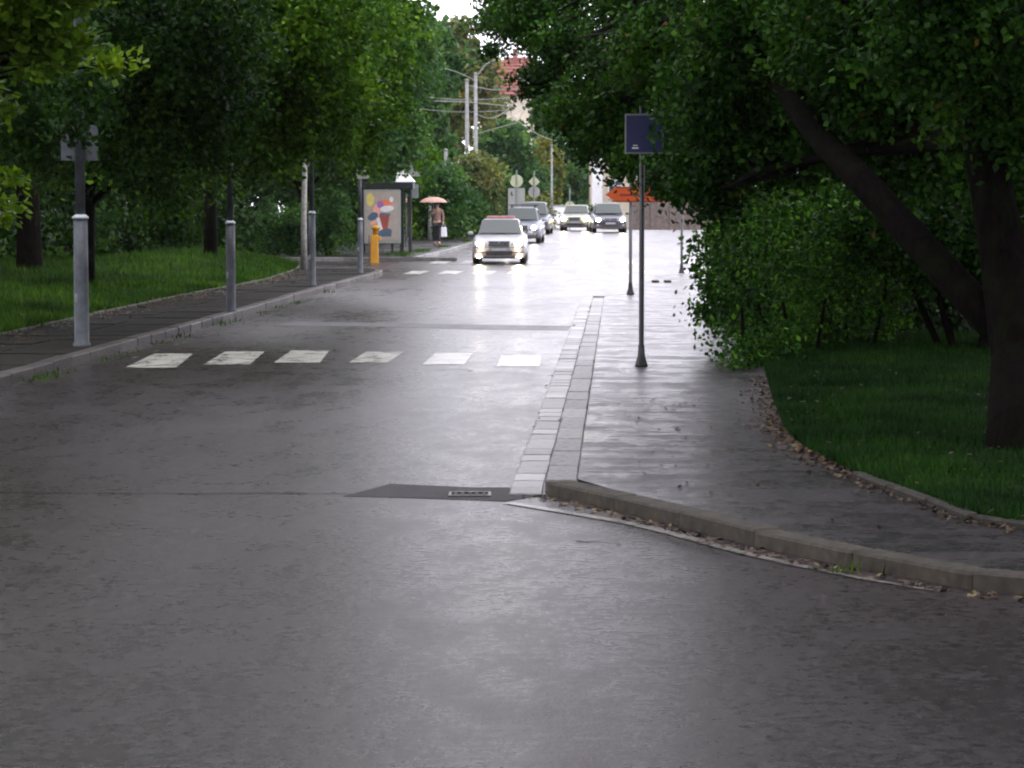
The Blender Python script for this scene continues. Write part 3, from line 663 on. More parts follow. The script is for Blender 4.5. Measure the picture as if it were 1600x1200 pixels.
# ---- far backdrop trees
def far_tree(px, D, top, rpx, lab, leaf, seed, low=.03, size=.43, ncl=270, per=38, grp='trees beyond the crest', **k):
    x = (px-800)*D/FPX; z0 = gz(D); zt = CAM_H+(312-top)*D/FPX
    return free_tree('broadleaf_tree', (x, D, z0), zt-z0, rpx*D/FPX, lab, leaf, size, ncl, per, seed, grp, low=low, crad=1.0, nl=9, split=False, **k)
far_tree(800, 178, 185, 60, 'dark green round tree in the middle distance behind the two round-backed signs', 'L_far', 81)
far_tree(868, 205, 190, 48, 'hazy tree behind the oncoming cars, right of the dark round tree', 'L_far', 82)
far_tree(850, 190, 215, 16, 'narrow yellowing tree between two green trees beyond the crest', 'L_yellow', 83, ncl=200, per=40)
far_tree(738, 121, 238, 36, 'brownish olive bush-like tree beside the far pavement', 'L_olive', 84, low=0, size=.25)
far_tree(712, 165, 25, 62, 'pale olive tree with gaps of sky in it, behind the two masts', 'L_olive', 85, low=.3, ncl=330)
far_tree(665, 140, 10, 50, 'tall green tree behind the street lamp with the bent arm', 'L_far', 86, low=.1)
far_tree(620, 128, -8, 55, 'tall green tree behind the bus shelter trees, at the left of the sky gap', 'L_left', 87, low=.05, size=.25, ncl=800)
far_tree(910, 230, 215, 45, 'far pale green tree left of the cream building', 'L_far', 88)
far_tree(776, 215, 112, 42, 'far olive tree under the red roof, left side', 'L_olive', 89)
far_tree(850, 240, 116, 44, 'far green tree under the red roof, right side', 'L_far', 90)
far_tree(960, 215, 190, 60, 'far green tree rising behind the cream building', 'L_far', 92)
far_tree(1060, 190, 170, 70, 'far green tree over the brown wall at the right', 'L_far', 93)
far_tree(690, 113, 262, 32, 'green shrub-like tree behind the walking woman', 'L_far', 94, low=0, size=.22)
far_tree(722, 119, 300, 28, 'low green bush at the back of the far pavement', 'L_far', 95, low=0, size=.2, ncl=260)
far_tree(768, 140, 262, 30, 'low green bush left of the plain rectangular sign back', 'L_far', 96, low=0, size=.22, ncl=260)
far_tree(838, 160, 305, 14, 'small yellow-green bush behind the second sign post', 'L_yellow', 97, low=0, size=.2, ncl=120)
far_tree(895, 185, 320, 30, 'low dark bush beyond the crest behind the pale car', 'L_far', 98, low=0, size=.25, ncl=200)
for px, D_, top, rp, lab in ((560, 108, 215, 42, 'green bush-like tree behind the bus shelter, left of the poster'), (610, 112, 225, 42, 'green bush-like tree behind the middle of the bus shelter'), (655, 118, 235, 34, 'green bush-like tree right behind the bus shelter'), (505, 110, 210, 55, 'green bush-like tree left behind the leafy bush')):
    far_tree(px, D_, top, rp, lab, 'L_left', 200+px, low=0, size=.24, ncl=420)
# distant woodland closing the horizon
WL = []
for i in range(60):
    x = -130+i*4.4; y = 300+rnd.uniform(-10, 20); WL.append((x, y, rnd.uniform(-4, 3), 7, 6, 7))
leaf_object('distant_woodland', fill(clumps(WL, 1500, 99), 30, 2.2, .6, 100), .9, M['L_far'], None, 101, kind='stuff')

# ------------------------------------------------------------------ grass, litter
def blades(name, P, h, mat, seed, w=.012):
    rng = np.random.default_rng(seed); n = len(P); a = rng.uniform(0, 2*math.pi, n); hh = h*rng.uniform(.4, 1.35, n)*(1+.45*np.sin(P[:, 0]*2.3+P[:, 1]*1.1)*np.sin(P[:, 0]*.9-P[:, 1]*1.7)+.35*np.sin(P[:, 0]*5.1+1)*np.sin(P[:, 1]*4.3)); lean = rng.normal(size=(n, 2))*.35
    V = np.empty((n, 3, 3)); dx = np.cos(a)*w; dy = np.sin(a)*w
    V[:, 0] = P+np.stack([-dx, -dy, 0*dx-.01], 1); V[:, 1] = P+np.stack([dx, dy, 0*dx-.01], 1); V[:, 2] = P+np.stack([lean[:, 0]*hh, lean[:, 1]*hh, hh], 1)
    me = bpy.data.meshes.new(name); me.vertices.add(n*3); me.vertices.foreach_set('co', V.ravel().astype(np.float32))
    me.loops.add(n*3); me.loops.foreach_set('vertex_index', np.arange(n*3, dtype=np.int32)); me.polygons.add(n); me.polygons.foreach_set('loop_start', np.arange(0, n*3, 3, dtype=np.int32))
    me.update(calc_edges=True); me.materials.append(mat)
    for nm in ('tint', 'odd'):
        at_ = me.attributes.new(nm, 'FLOAT', 'FACE'); at_.data.foreach_set('value', rng.uniform(0, 1, n).astype(np.float32))
    o = bpy.data.objects.new(name, me); COL.objects.link(o); o['kind'] = 'stuff'; return o
rng = np.random.default_rng(5)
# left lawn
n = 120000; ys = 28+(rng.uniform(0, 1, n)**1.2)*50; xs = np.array([el(min(y, 78)) for y in ys])-.02-(rng.uniform(0, 1, n)**1.5)*12
keep = xs/ys > -.235; xs = xs[keep]; ys = ys[keep]
zs = np.array([.12+rise_l(x, y) for x, y in zip(xs, ys)])
o = blades('grass_left', np.stack([xs, ys, zs], 1), .13, M['blade'], 6, .013); tag(o, 'long green grass of the left lawn', 'grass')
# right lawn
exf = lin(sorted([(p.y, p.x) for p in ed])+[(31, 3.1), (45, 3.7)])
n = 140000; ys = 13.4+rng.uniform(0, 1, n)**1.2*24; xs = np.array([exf(y) for y in ys])-.03+rng.uniform(0, 1, n)**1.3*5.2
keep = xs/ys < .24; xs = xs[keep]; ys = ys[keep]
o = blades('grass_right', np.stack([xs, ys, np.full(len(xs), PAVE_H+.03)], 1), .075, M['blade_shaded'], 8, .006); tag(o, 'short green grass of the right lawn under the tree', 'grass')
# far verges
n = 40000; ys = 87+rng.uniform(0, 1, n)*60; xs = np.array([fk(max(y, 87.4))-5.05-max(0, (92-y))*1.6 for y in ys])-rng.uniform(0, 1, n)**1.3*7
zs = np.array([gz(y)+.13+rise_f(x, y) for x, y in zip(xs, ys)])
o = blades('grass_far', np.stack([xs, ys, zs], 1), .2, M['blade'], 9, .03); tag(o, 'green grass of the far left verge', 'grass')
# weed tufts: by the far kerb, along the left gutter, pavement edge
P = []
for cx, cy, r, n in ((-4.05, 91.5, .5, 500), (-3.4, 95, .35, 400), (-2.7, 101, .25, 300), (-3.75, 89.5, .25, 200), (-1.95, 109, .2, 150)):
    for _ in range(n): P.append((cx+random.gauss(0, r*.5), cy+random.gauss(0, r*3), gz(cy)+.12))
for cy in (29.6, 30.2, 31.0, 33.8, 35, 37.4, 39.2, 43, 44, 47.5, 50, 52, 58):
    for _ in range(22): y = cy+random.gauss(0, .3); P.append((kl(y)+random.uniform(.02, .28), y, 0))
for _ in range(600):
    y = random.uniform(26, 72); P.append((el(y)+random.uniform(0, .25)**1.5, y, .1))
for cx, cy in ((1.9, 14.33), (1.22, 15.75)):
    for _ in range(22): P.append((cx+random.gauss(0, .07), cy+random.gauss(0, .04), -.035))
o = blades('weeds', np.array(P), .07, M['blade'], 10, .012); tag(o, 'weed tufts growing along the kerbs', 'weeds')
def litter(name, P, size, mat, seed, lab):
    o = leaf_object(name, np.array(P), size, mat, None, seed, 3.0, 'stuff'); tag(o, lab, 'leaves'); return o
LIT = []; LY = []
for _ in range(5200):
    p = random.choice(ed); k = abs(random.gauss(0, .14)); y = p.y+random.uniform(-.2, .2)
    if y < 31: (LIT if random.random() < .85 else LY).append((exf(y)-k+.06-(0.10 if y > 21 else 0)*random.random(), y, PAVE_H+.004+random.random()*.01))
for _ in range(450):
    p = random.choice([q for q in corner_c if q.x < 3.2]); (LIT if random.random() < .8 else LY).append((p.x-random.uniform(.0, .16), p.y-random.uniform(.02, .22), .006+random.random()*.006))
for _ in range(260):
    y = random.uniform(14, 29); LIT.append((exf(y)+abs(random.gauss(0, 1.3)), y, PAVE_H+.05+random.random()*.04))
for _ in range(500):
    y = random.uniform(30, 70); x = el(y)-abs(random.gauss(0, 1.6)); LY.append((x, y, .17+rise_l(x, y)+random.random()*.05))
for _ in range(150): LIT.append((random.uniform(.9, 2.5), random.uniform(15.5, 27), PAVE_H+.001))
for _ in range(2200): y = random.uniform(26, 72); (LIT if random.random() < .6 else LY).append((el(y)+abs(random.gauss(0, .35)), y, .125+random.random()*.006))
for _ in range(160): y = random.uniform(28, 60); LIT.append((kl(y)+random.uniform(.02, .5), y, .006))
for _ in range(60): y = random.uniform(18.5, 50); LIT.append((kr(y)+random.choice((.0, .25))+random.gauss(0, .02), y, .018))
litter('fallen_leaves', LIT, .045, M['litter'], 111, 'brown fallen leaves lying along the lawn edges and kerbs')
litter('fallen_yellow_leaves', LY, .045, M['litter_y'], 112, 'yellow fallen leaves lying among the brown ones')

# ------------------------------------------------------------------ street furniture, left poles
def lamp_pole(px, py, collar, ztop, lab, wid=.085):
    b = G(px, py, .12); D = b.y; hc = CAM_H+(312-collar)*D/FPX-b.z
    t = thing('street_pole', b, lab, 'pole', 'grey steel poles along the left pavement')
    MB().lathe([(wid*1.25, -.1), (wid*1.2, .03), (wid*1.0, .05), (wid, .9), (wid*.97, hc)], seg=16).obj('lower_tube', M['steel_pole'], t, smooth=40)
    MB().lathe([(wid*1.12, hc), (wid*1.12, hc+.03), (wid*.6, hc+.07)], seg=16).obj('collar', M['steel'], t, smooth=40)
    MB().lathe([(wid*.68, hc+.06), (wid*.60, ztop)], seg=12).obj('upper_tube', M['steel_pole'], t, smooth=40)
    MB().box((-wid*.6, -wid*.8, .65), (.05, .02, .12)).obj('hatch', M['steel_dark'], t)
    return t, D
t, D = lamp_pole(128, 540, 342, 7.5, 'nearest grey steel pole at the left, two sign plates high on it', .10)
for x, sz_ in ((-.14, -.0), (.12, .03)):
    MB().box((x, .04+sz_, 2.75), (.24, .012, .48)).obj('sign_plate', M['steel_pole'], t)
t, D = lamp_pole(361, 487, 350, 7.0, 'second grey steel pole from the left, standing by the kerb', .082)
MB().box((.12, -.05, 2.55), (.16, .012, .13)).obj('sign_plate', M['signback'], t)
t, D = lamp_pole(488, 446, 334, 7.0, 'third grey steel pole from the left, on the pale pavement end', .078)
t, D = lamp_pole(563, 427, 344, 3.1, 'shorter grey pole with a small sign, in front of the bus shelter', .070)
MB().box((.08, -.04, 2.75), (.34, .012, .42)).obj('sign_plate', M['signback'], t)
# street lamp with bent arm, far left
def mast(name, px, D, wpx, top, lab, cat='mast', bot=None, arm=None, mat='concrete', group=None):
    x = (px-800)*D/FPX; z0 = gz(D); zt = CAM_H+(312-top)*D/FPX-z0; w = wpx*D/FPX/2
    t = thing(name, (x, D, z0), lab, cat, group)
    MB().lathe([(w*1.15, -.2), (w*1.1, zt*.45), (w*1.12, zt*.455), (w*.8, zt*.46), (w*.65, zt)], seg=12).obj('shaft', M[mat], t, smooth=40)
    MB().lathe([(w*.8, zt), (w*.8, zt+.05), (w*.2, zt+.1)], seg=12).obj('cap', M[mat], t, smooth=40)
    return t, zt, w
t, zt, w = mast('overhead_line_mast', 730, 132, 8, 128, 'left one of the two pale masts carrying the overhead wires', group='masts of the overhead line')
MB().tube([(0, 0, zt*.97), (1.3, 0, zt*.94), (2.8, 0, zt*.95)], .03, 6).obj('cross_arm', M['steel_dark'], t)
t, zt, w = mast('overhead_line_mast', 743.5, 126, 8, 118, 'right one of the two pale masts carrying the overhead wires', group='masts of the overhead line')
MB().tube([(0, 0, zt*.98), (.5, 0, zt+.5), (1.4, 0, zt+.9), (2.0, 0, zt+1.0)], .035, 6).obj('lamp_arm', M['concrete'], t)
MB().box((2.3, 0, zt+1.0), (.6, .22, .12), 0, .8).obj('lamp_head', M['concrete'], t)
MB().tube([(0, 0, zt*.63), (.8, 0, zt*.66), (2.0, 0, zt*.7), (2.6, 0, zt*.82)], .018, 6).obj('tension_rod', M['signback'], t)
mast('short_post', 697, 118, 9, 236, 'short pale concrete post among the bushes behind the umbrella', 'post')
mast('short_post', 672, 112, 7, 305, 'low grey post just left of the woman with the umbrella', 'post', mat='signback')
mast('short_post', 862, 172, 4, 228, 'thin pale far post before the green trees beyond the crest', 'post')
t, zt, w = mast('street_lamp', 602, 104, 8, 25, 'pale street lamp with a bent arm at the top left of the sky gap', 'street lamp')
MB().tube([(0, 0, zt), (.15, 0, zt+.4), (.45, 0, zt+.75), (.9, 0, zt+.95)], .04, 8).obj('arm', M['concrete'], t, smooth=True)
MB().box((1.2, 0, zt+.98), (.6, .2, .12), 0, .7).obj('lamp_head', M['concrete'], t)
# overhead wires
def wire(a, b, sag, lab, r=.012, mat='cable'):
    a = Vector(a); b = Vector(b); pts = [a.lerp(b, k/14)-Vector((0, 0, sag*4*(k/14)*(1-k/14))) for k in range(15)]
    o = MB().tube(pts, r, 5).obj('overhead_wire', M[mat]); tag(o, lab, 'wire', 'overhead wires across the road')
wire(at(655, 150, 124), at(800, 152, 128), .15, 'upper dark overhead wire crossing in front of the masts', .022)
wire(at(650, 158, 120), at(806, 168, 126), -.1, 'middle dark overhead wire crossing in front of the masts', .025)
wire(at(655, 170, 122), at(790, 172, 124), .12, 'lowest overhead wire crossing in front of the masts', .018)
wire(at(640, 108, 122), at(745, 128, 126), -.35, 'pale curved overhead wire left of the two masts', .022, 'signback')
wire(at(745, 178, 126), at(806, 155, 127), .5, 'pale sagging overhead wire right of the two masts', .018, 'signback')
wire(at(785, 176, 134), at(824, 162, 136), .3, 'short pale sagging wire right of the masts', .018, 'signback')
wire(at(790, 172, 134), at(870, 220, 170), .3, 'thin overhead wire running away over the road', .02)

# ------------------------------------------------------------------ bus shelter with poster panel
D = 91.0; bx = lambda px: (px-800)*D/FPX
z0 = gz(D)+.12
t = thing('bus_shelter', (bx(605), D, z0), 'dark framed bus shelter behind the pale poster panel on the far left pavement', 'bus shelter')
for x in (-.88, .50, .80):
    MB().box((x, 0 if x != .8 else .3, 1.15), (.09, .09, 2.3)).obj('post', M['black'], t)
    MB().box((x, 1.35, 1.15), (.07, .07, 2.3)).obj('post', M['black'], t)
MB().box((-.04, .65, 2.42), (1.95, 1.7, .24)).obj('roof_fascia', M['black'], t, bevel=.02)
mb = MB(); mb.v = [(.3, -.1, 2.55), (.98, -.1, 2.55), (.98, 1.4, 2.55), (.3, 1.4, 2.55), (.38, 0, 2.92), (.62, 0, 2.95), (.62, 1.3, 2.95), (.38, 1.3, 2.92)]
for q in ((3, 2, 1, 0), (4, 5, 6, 7), (0, 1, 5, 4), (1, 2, 6, 5), (2, 3, 7, 6), (3, 0, 4, 7)): mb.face(q)
mb.obj('bright_spot_wedge', M['white'], t)  # white wedge added to stand for the bright spot above the roof
MB().box((.66, .62, 1.2), (.02, 1.2, 1.9)).obj('side_pane', M['pane'], t)
MB().box((-.2, 1.36, 1.3), (1.3, .02, 1.7)).obj('rear_pane', M['pane'], t)
MB().box((-.1, .9, .45), (1.1, .35, .05)).obj('bench', M['brown'], t)
pn = thing('poster_panel', (bx(598), D-.12, z0), 'pale framed advertising poster on the front of the bus shelter', 'poster')
MB().box((0, 0, 1.32), (1.30, .12, 1.92)).obj('case', M['signback'], pn, bevel=.02)
[MB().box((x, .03, .18), (.08, .06, .4)).obj('foot', M['black'], pn) for x in (-.35, .35)]
cols = [((.30, .26, .22), 'poster_cream'), ((.60, .16, .08), 'poster_red'), ((.24, .12, .30), 'poster_violet'), ((.55, .55, .55), 'poster_grey'), ((.26, .06, .045), 'poster_brown'), ((.06, .10, .15), 'poster_navy'), ((.62, .30, .24), 'poster_pink'), ((.50, .42, .12), 'poster_ochre')]
pm = [simple(n, c, .35, var=.12) for c, n in cols]
mb = MB(); k = .0
def shp(mi, pts, lay): mb.m = mi; mb.plate(pts, -.064-.0015*lay, -.0625)
def ell(cx, cz, a, b, rot=0): return [(cx+a*math.cos(q)*math.cos(rot)-b*math.sin(q)*math.sin(rot), cz+a*math.cos(q)*math.sin(rot)+b*math.sin(q)*math.cos(rot)) for q in [i*math.pi/8 for i in range(16)]]
mb.m = 0; mb.box((0, -.062, 1.36), (1.16, .003, 1.70))
shp(7, ell(-.42, 1.92, .14, .24), 1); shp(1, ell(.12, 1.80, .24, .12, -.1), 2); shp(2, ell(-.06, 1.74, .12, .14, .4), 3); shp(6, ell(-.17, 1.55, .15, .22, .1), 2); shp(3, ell(.17, 1.60, .25, .11, .1), 4); shp(3, ell(.33, 1.93, .07, .10), 3)
shp(5, ell(-.33, 1.33, .2, .13, .5), 3); shp(5, [(-.08, 1.46), (.3, 1.42), (.28, 1.36), (-.1, 1.36)], 5); shp(4, [(-.12, 1.38), (.26, 1.38), (.18, .86), (-.0, .86)], 4); shp(6, ell(-.28, 1.12, .17, .06, .5), 5); shp(3, [(-.2, 1.25), (-.1, 1.3), (.02, .88), (-.1, .82)], 6)
shp(5, [(-.34, .62), (.32, .62), (.34, .86), (.1, .95), (-.1, .82), (-.32, .82)], 3)
mb.obj('poster', pm, pn, fix=True)
# litter bin-like yellow post
b = G(580, 411, .0); b.z = .06; b.y = 83.5
t = thing('yellow_post', (-4.55, 84.5, .0), 'narrow yellow plastic post with a head, in front of the poster', 'post')
mb = MB(); mb.box((.02, 0, .47), (.27, .27, .94), 0, .88); mb.obj('body', M['yellow'], t, bevel=.025)
MB().box((-.155, .05, .5), (.03, .22, .9)).obj('side_panel', M['brown'], t)
MB().lathe([(.06, .93), (.08, .97), (.1, 1.0), (.1, 1.12), (.15, 1.14), (.15, 1.2), (.07, 1.26), (.03, 1.27)], (.06, 0, 0), 14).obj('head', M['yellow'], t, smooth=40)
MB().box((.17, 0, .82), (.12, .14, .16)).obj('spout', M['yellow'], t, bevel=.02)
# sign posts by the shelter
b = G(640, 392, .12)
t = thing('sign_post', b, 'grey post with the back of a triangular sign, between shelter and walking woman', 'road sign')
MB().lathe([(.04, -.1), (.04, 2.9)], seg=10).obj('post', M['steel_dark'], t)
s_ = b.y/FPX
MB().plate([(-.42, 2.75), (.42, 2.75), (0, 3.35)], -.05, -.035).obj('triangle_plate', M['signback'], t)
MB().box((.16, -.05, 2.2), (.36, .012, .5)).obj('rectangle_plate', M['steel_dark'], t)

# sign backs on the far left side
def disc(mb, r, z, y0=-.02, y1=0, n=20): mb.plate([(r*math.cos(i*2*math.pi/n), z+r*math.sin(i*2*math.pi/n)) for i in range(n)], y0, y1)
def signs(px, D, items, lab, zt):
    t = thing('sign_post', ((px-800)*D/FPX, D, gz(D)), lab, 'road sign')
    MB().lathe([(.035, -.1), (.035, zt)], (0, -.06, 0), 8).obj('post', M['steel_dark'], t)
    for kind, py, s1, s2, mat in items:
        z = CAM_H+(312-py)*D/FPX-gz(D); mb = MB()
        if kind == 'disc': disc(mb, s1*D/FPX, z)
        elif kind == 'diamond': q = s1*D/FPX; mb.plate([(-q, z), (0, z-q), (q, z), (0, z+q)], -.02, 0)
        else: mb.box((0, -.01, z), (s1*2*D/FPX, .02, s2*2*D/FPX))
        mb.obj(kind+'_plate', M[mat], t)
signs(807, 138, [('disc', 283, 10, 0, 'signyellow'), ('rectangle', 315, 13, 21, 'signback')], 'round sign back above a tall rectangular plate, left of the oncoming cars', 3.3)
signs(834.5, 142, [('diamond', 284, 9, 0, 'signyellow'), ('disc', 300, 9, 0, 'signback'), ('disc', 322, 8.5, 0, 'signback')], 'diamond sign back above two round plates, right of the tall rectangular plate', 3.3)
signs(890, 158, [('disc', 322, 7.5, 0, 'signyellow')], 'single small round sign back above the pale oncoming car', 2.7)

# right posts with flared feet
def flared_post(b, h, r, lab, group=None):
    t = thing('sign_post', b, lab, 'road sign', group)
    MB().lathe([(r*2.6, 0), (r*2.4, .02), (r*1.5, .12), (r*1.25, .2), (r*1.25, .25), (r, .26), (r, h)], seg=14).obj('post', M['black'], t, smooth=40)
    return t
b = G(1002, 572, PAVE_H-.01); t = flared_post(b, 3.12, .031, 'black post with a blue rectangular sign, half hidden by leaves on the right pavement')
s_ = b.y/FPX; zz = lambda py: CAM_H+(312-py)*s_-b.z; xx = lambda px: (px-1002)*s_
fr = t
MB().box((xx(1005), -.045, zz(210)), (60*s_, .02, 62*s_)).obj('sign_rim', M['signback'], t, bevel=.004)
MB().box((xx(1005), -.058, zz(210)), (56*s_, .008, 57*s_)).obj('sign_face', M['blue'], t)
mb = MB()
for x0, y0, w_, h_ in ((991, 232, 10, 2.5), (991, 228, 7, 1.5)): mb.box((xx(x0), -.063, zz(y0)), (w_*s_, .003, h_*s_))
mb.obj('white_print', M['white'], t)['kind'] = 'stuff'
b = G(985, 460, PAVE_H-.01); t = flared_post(b, 2.55, .034, 'black post carrying the orange arrow sign that points left')
s_ = b.y/FPX; zz = lambda py: CAM_H+(312-py)*s_-b.z; xx = lambda px: (px-985)*s_
ar = [(xx(945), zz(304)), (xx(962), zz(316)), (xx(1045), zz(316)), (xx(1045), zz(292)), (xx(962), zz(292))]
MB().plate(ar, -.06, -.04).obj('arrow_plate', M['orange'], t)
mb = MB()
for x0, x1, y0, y1 in ((968, 990, 303, 306), (994, 1020, 302, 306), (1024, 1040, 303, 306), (955, 1043, 313.5, 315.5), (960, 1043, 292.5, 294)): mb.box(((xx(x0)+xx(x1))/2, -.0625, (zz(y0)+zz(y1))/2), (xx(x1)-xx(x0), .004, abs(zz(y0)-zz(y1))))
mb.obj('arrow_print', M['orange_dark'], t)
b = G(1065, 427, PAVE_H-.01); t = flared_post(b, 2.6, .036, 'thin dark post at the far end of the right pavement, its sign hidden in leaves')
MB().box((0, -.05, 2.35), (.5, .015, .5)).obj('sign_plate', M['blue'], t)
# stone blocks of the dropped kerb by the far post
for px in (1024, 1043):
    p = G(px, 441, PAVE_H-.01); o = MB().box((0, 0, .02), (.16, .5, .06)).obj('kerb_block', M['granite_dark'], loc=p, bevel=.01); tag(o, ('left' if px == 1024 else 'right')+' one of two small dark blocks on the wet pavement before the thin far post', 'stone block', 'blocks on the far pavement')

# ------------------------------------------------------------------ cars
def make_car(loc, rz, lab, paint, lamp, W_=1.77, H_=1.46, Ln=4.5, rack=False, strip_=False, lowdark=True, lampsize=1.0, one=False):
    t = thing('passenger_car', loc, lab, 'car', 'oncoming cars with headlights on', rz)
    hw = W_/2
    # lower body rings, front at -y
    st = [(-Ln/2, .80, .30, .60), (-Ln/2+.06, .90, .24, .68), (-Ln/2+.30, .97, .20, .74), (-Ln/2+.8, 1.0, .19, .84), (-Ln/2+1.25, 1.0, .19, .92), (-.2, 1.0, .19, .95), (.9, 1.0, .19, .96), (Ln/2-.6, .99, .2, .97), (Ln/2-.12, .93, .26, .95), (Ln/2, .82, .34, .88)]
    mb = MB(); N = 14
    for y, k, zl, zh in st:
        w = hw*k; ring = [(0, zl), (w*.7, zl), (w*.95, zl+.04), (w, zl+.2), (w*1.0, (zl+zh)/2+.06), (w*.965, zh-.06), (w*.86, zh-.005), (0, zh+.03)]
        full = ring+[(-x, z) for x, z in ring[-2:0:-1]]; N = len(full)
        for x, z in full: mb.v.append((x, y, z))
    for i in range(len(st)-1):
        for k in range(N): a = i*N; mb.face((a+k, a+(k+1) % N, a+N+(k+1) % N, a+N+k))
    mb.face(list(range(N))[::-1]); mb.face([(len(st)-1)*N+k for k in range(N)])
    o = mb.obj('body', paint, t, smooth=35)
    # cabin with pillars and roof
    cs = [(-Ln/2+1.22, .84, .84, .90, .93), (-.25, .80, .66, .92, H_-.02), (.35, .80, .68, .92, H_+.0), (1.0, .80, .66, .92, H_-.03), (Ln/2-.75, .78, .60, .92, H_-.16), (Ln/2-.3, .78, .76, .92, .98)]
    mb = MB()
    for y, kb, kt, zb, zt_ in cs:
        for x, z in ((hw*kb, zb), (hw*(kt+.035), zt_-.07), (hw*kt*.93, zt_-.012), (hw*kt*.5, zt_+.01), (-hw*kt*.5, zt_+.01), (-hw*kt*.93, zt_-.012), (-hw*(kt+.035), zt_-.07), (-hw*kb, zb)): mb.v.append((x, y, z))
    for i in range(len(cs)-1):
        for k in range(8): a = i*8; mb.face((a+k, a+(k+1) % 8, a+8+(k+1) % 8, a+8+k))
    mb.face(range(8)); mb.face([(len(cs)-1)*8+k for k in range(8)])
    mb.obj('cabin', paint, t, smooth=40)
    y0, y1 = cs[0][0], cs[1][0]
    gx0, gx1 = hw*.80, hw*.635
    f = lambda q: (y0+(y1-y0)*q, .93+(H_-.95)*q)
    mb = MB(); nn = 6
    for q in (.05, .5, .90):
        yy, zz_ = f(q); g = gx0+(gx1-gx0)*q
        for i in range(nn+1):
            u = -1+2*i/nn; mb.v.append((g*u, yy-.035-.05*(1-u*u), zz_+.035+.012*(1-u*u)))
    for j in range(2):
        for i in range(nn): a = j*(nn+1)+i; mb.face((a, a+1, a+nn+2, a+nn+1))
    o = mb.obj('windscreen', M['glass'], t, smooth=True)
    # wipers hint, interior seats visible dark: side windows
    for s in (-1, 1):
        mb = MB(); p = [(-Ln/2+1.55, .95), (-.22, H_-.12), (.9, H_-.12), (1.35, .97)]
        for y, z in p:
            q = (z-.92)/(H_-.07-.92); mb.v.append((s*(hw*(.80+(.70-.80)*q)+.012), y, z))
        mb.face((0, 1, 2, 3)); mb.obj('side_window', M['glass'], t)
        m2 = MB(); m2.box((s*(hw+.09), -.62, .98), (.2, .09, .13), 0, .8); mi_ = m2.obj('wing_mirror', paint, t, bevel=.03, smooth=True)
        for y in (-Ln/2+.85, Ln/2-.8):
            w_ = MB(); pr = [(.2, -.11), (.29, -.105), (.315, -.07), (.315, .07), (.29, .105), (.2, .11)]
            tmp = MB().lathe(pr, seg=20); tmp.v = [(z+s*(hw-.115), y+x, .315+yy) for x, yy, z in tmp.v]
            wh = tmp.obj('wheel', M['tyre'], t, smooth=40)
            tmp = MB().lathe([(.2, -.112), (.19, -.09), (.05, -.1), (.05, .1), (.19, .09), (.2, .112)], seg=12); tmp.v = [(z+s*(hw-.115), y+x, .315+yy) for x, yy, z in tmp.v]
            tmp.obj('rim', M['rim'], wh, smooth=40)
    yf = -Ln/2
    # bumper lower trim and intakes
    if lowdark: MB().box((0, yf+.07, .30), (W_*.96, .20, .20), 0, .97).obj('lower_bumper', M['carbrown'], t, bevel=.03)
    MB().box((0, yf-.045, .37), (W_*.50, .03, .11)).obj('air_intake', M['trim'], t, bevel=.01)
    MB().box((0, yf-.03, .23), (W_*.62, .12, .09)).obj('front_lip', M['trim'], t, bevel=.02)
    g = MB().box((0, yf-.012, .655), (W_*.40, .05, .15), 0, 1).obj('grille', M['trim'], t, bevel=.03)
    for k in range(3): MB().box((0, yf-.040, .61+k*.04), (W_*.36, .01, .010)).obj('grille_slat', M['chrome'], g)
    MB().box((0, yf-.035, .742), (W_*.42, .04, .022)).obj('chrome_strip', M['chrome'], t)
    disc_ = MB(); disc(disc_, .045, .715, yf-.07, yf-.045, 12); disc_.obj('badge', M['chrome'], t)
    pl_ = MB().box((0, yf-.062, .49), (.52, .015, .11)).obj('licence_plate', M['plate'], t)
    MB().box((0, yf-.05, .545), (W_*.93, .05, .02)).obj('bumper_line', M['trim'], t)
    for s in (-1, 1):
        # slanted headlight unit
        mb = MB(); pts = [(s*hw*.44, .60), (s*hw*.50, .71), (s*hw*.86, .765), (s*hw*.92, .70), (s*hw*.88, .60)]
        mb.plate(pts, yf-.03, yf+.25); hl = mb.obj('headlight', M['plate'], t, bevel=.015)
        mb = MB(); n0 = 0; r_ = .105*lampsize
        for rr, yy in ((r_, 0), (r_*.8, -.03), (r_*.4, -.045)):
            for k in range(14): q = 2*math.pi*k/14; mb.v.append((s*hw*.70+rr*math.cos(q), yf-.035+yy, .67+rr*.85*math.sin(q)))
        for j in range(2):
            for k in range(14): mb.face((j*14+k, j*14+(k+1) % 14, (j+1)*14+(k+1) % 14, (j+1)*14+k))
        mb.face([28+k for k in range(14)])
        mb.obj('lamp', lamp if not (one and s > 0) else M['plate'], hl, smooth=True)
        fl = MB(); disc(fl, .06, .27 if strip_ else .39, yf-.11, yf-.03, 12); fl.v = [(x+s*hw*.74, y, z) for x, y, z in fl.v]; fl.obj('fog_lamp', lamp if strip_ else M['plate'], t)
    if rack:
        for s in (-1, 1):
            MB().tube([(s*hw*.6, -.3, H_+.08), (s*hw*.6, 1.1, H_+.08)], .018, 6).obj('roof_rail', M['trim'], t)
        for y in (-.1, .8):
            MB().tube([(-hw*.74, y, H_+.11), (hw*.74, y, H_+.11)], .024, 6).box((-hw*.6, y, H_+.04), (.05, .05, .12)).box((hw*.6, y, H_+.04), (.05, .05, .12)).obj('rack_bar', M['trim'], t)
    if strip_:
        MB().box((0, .02, H_+.045), (W_*.56, .16, .09), 0, .9).obj('roof_strip', M['carred'], t, bevel=.02)
    MB().tube([(0, 1.0, H_), (0, 1.25, H_+.2)], .008, 5).obj('aerial', M['trim'], t)
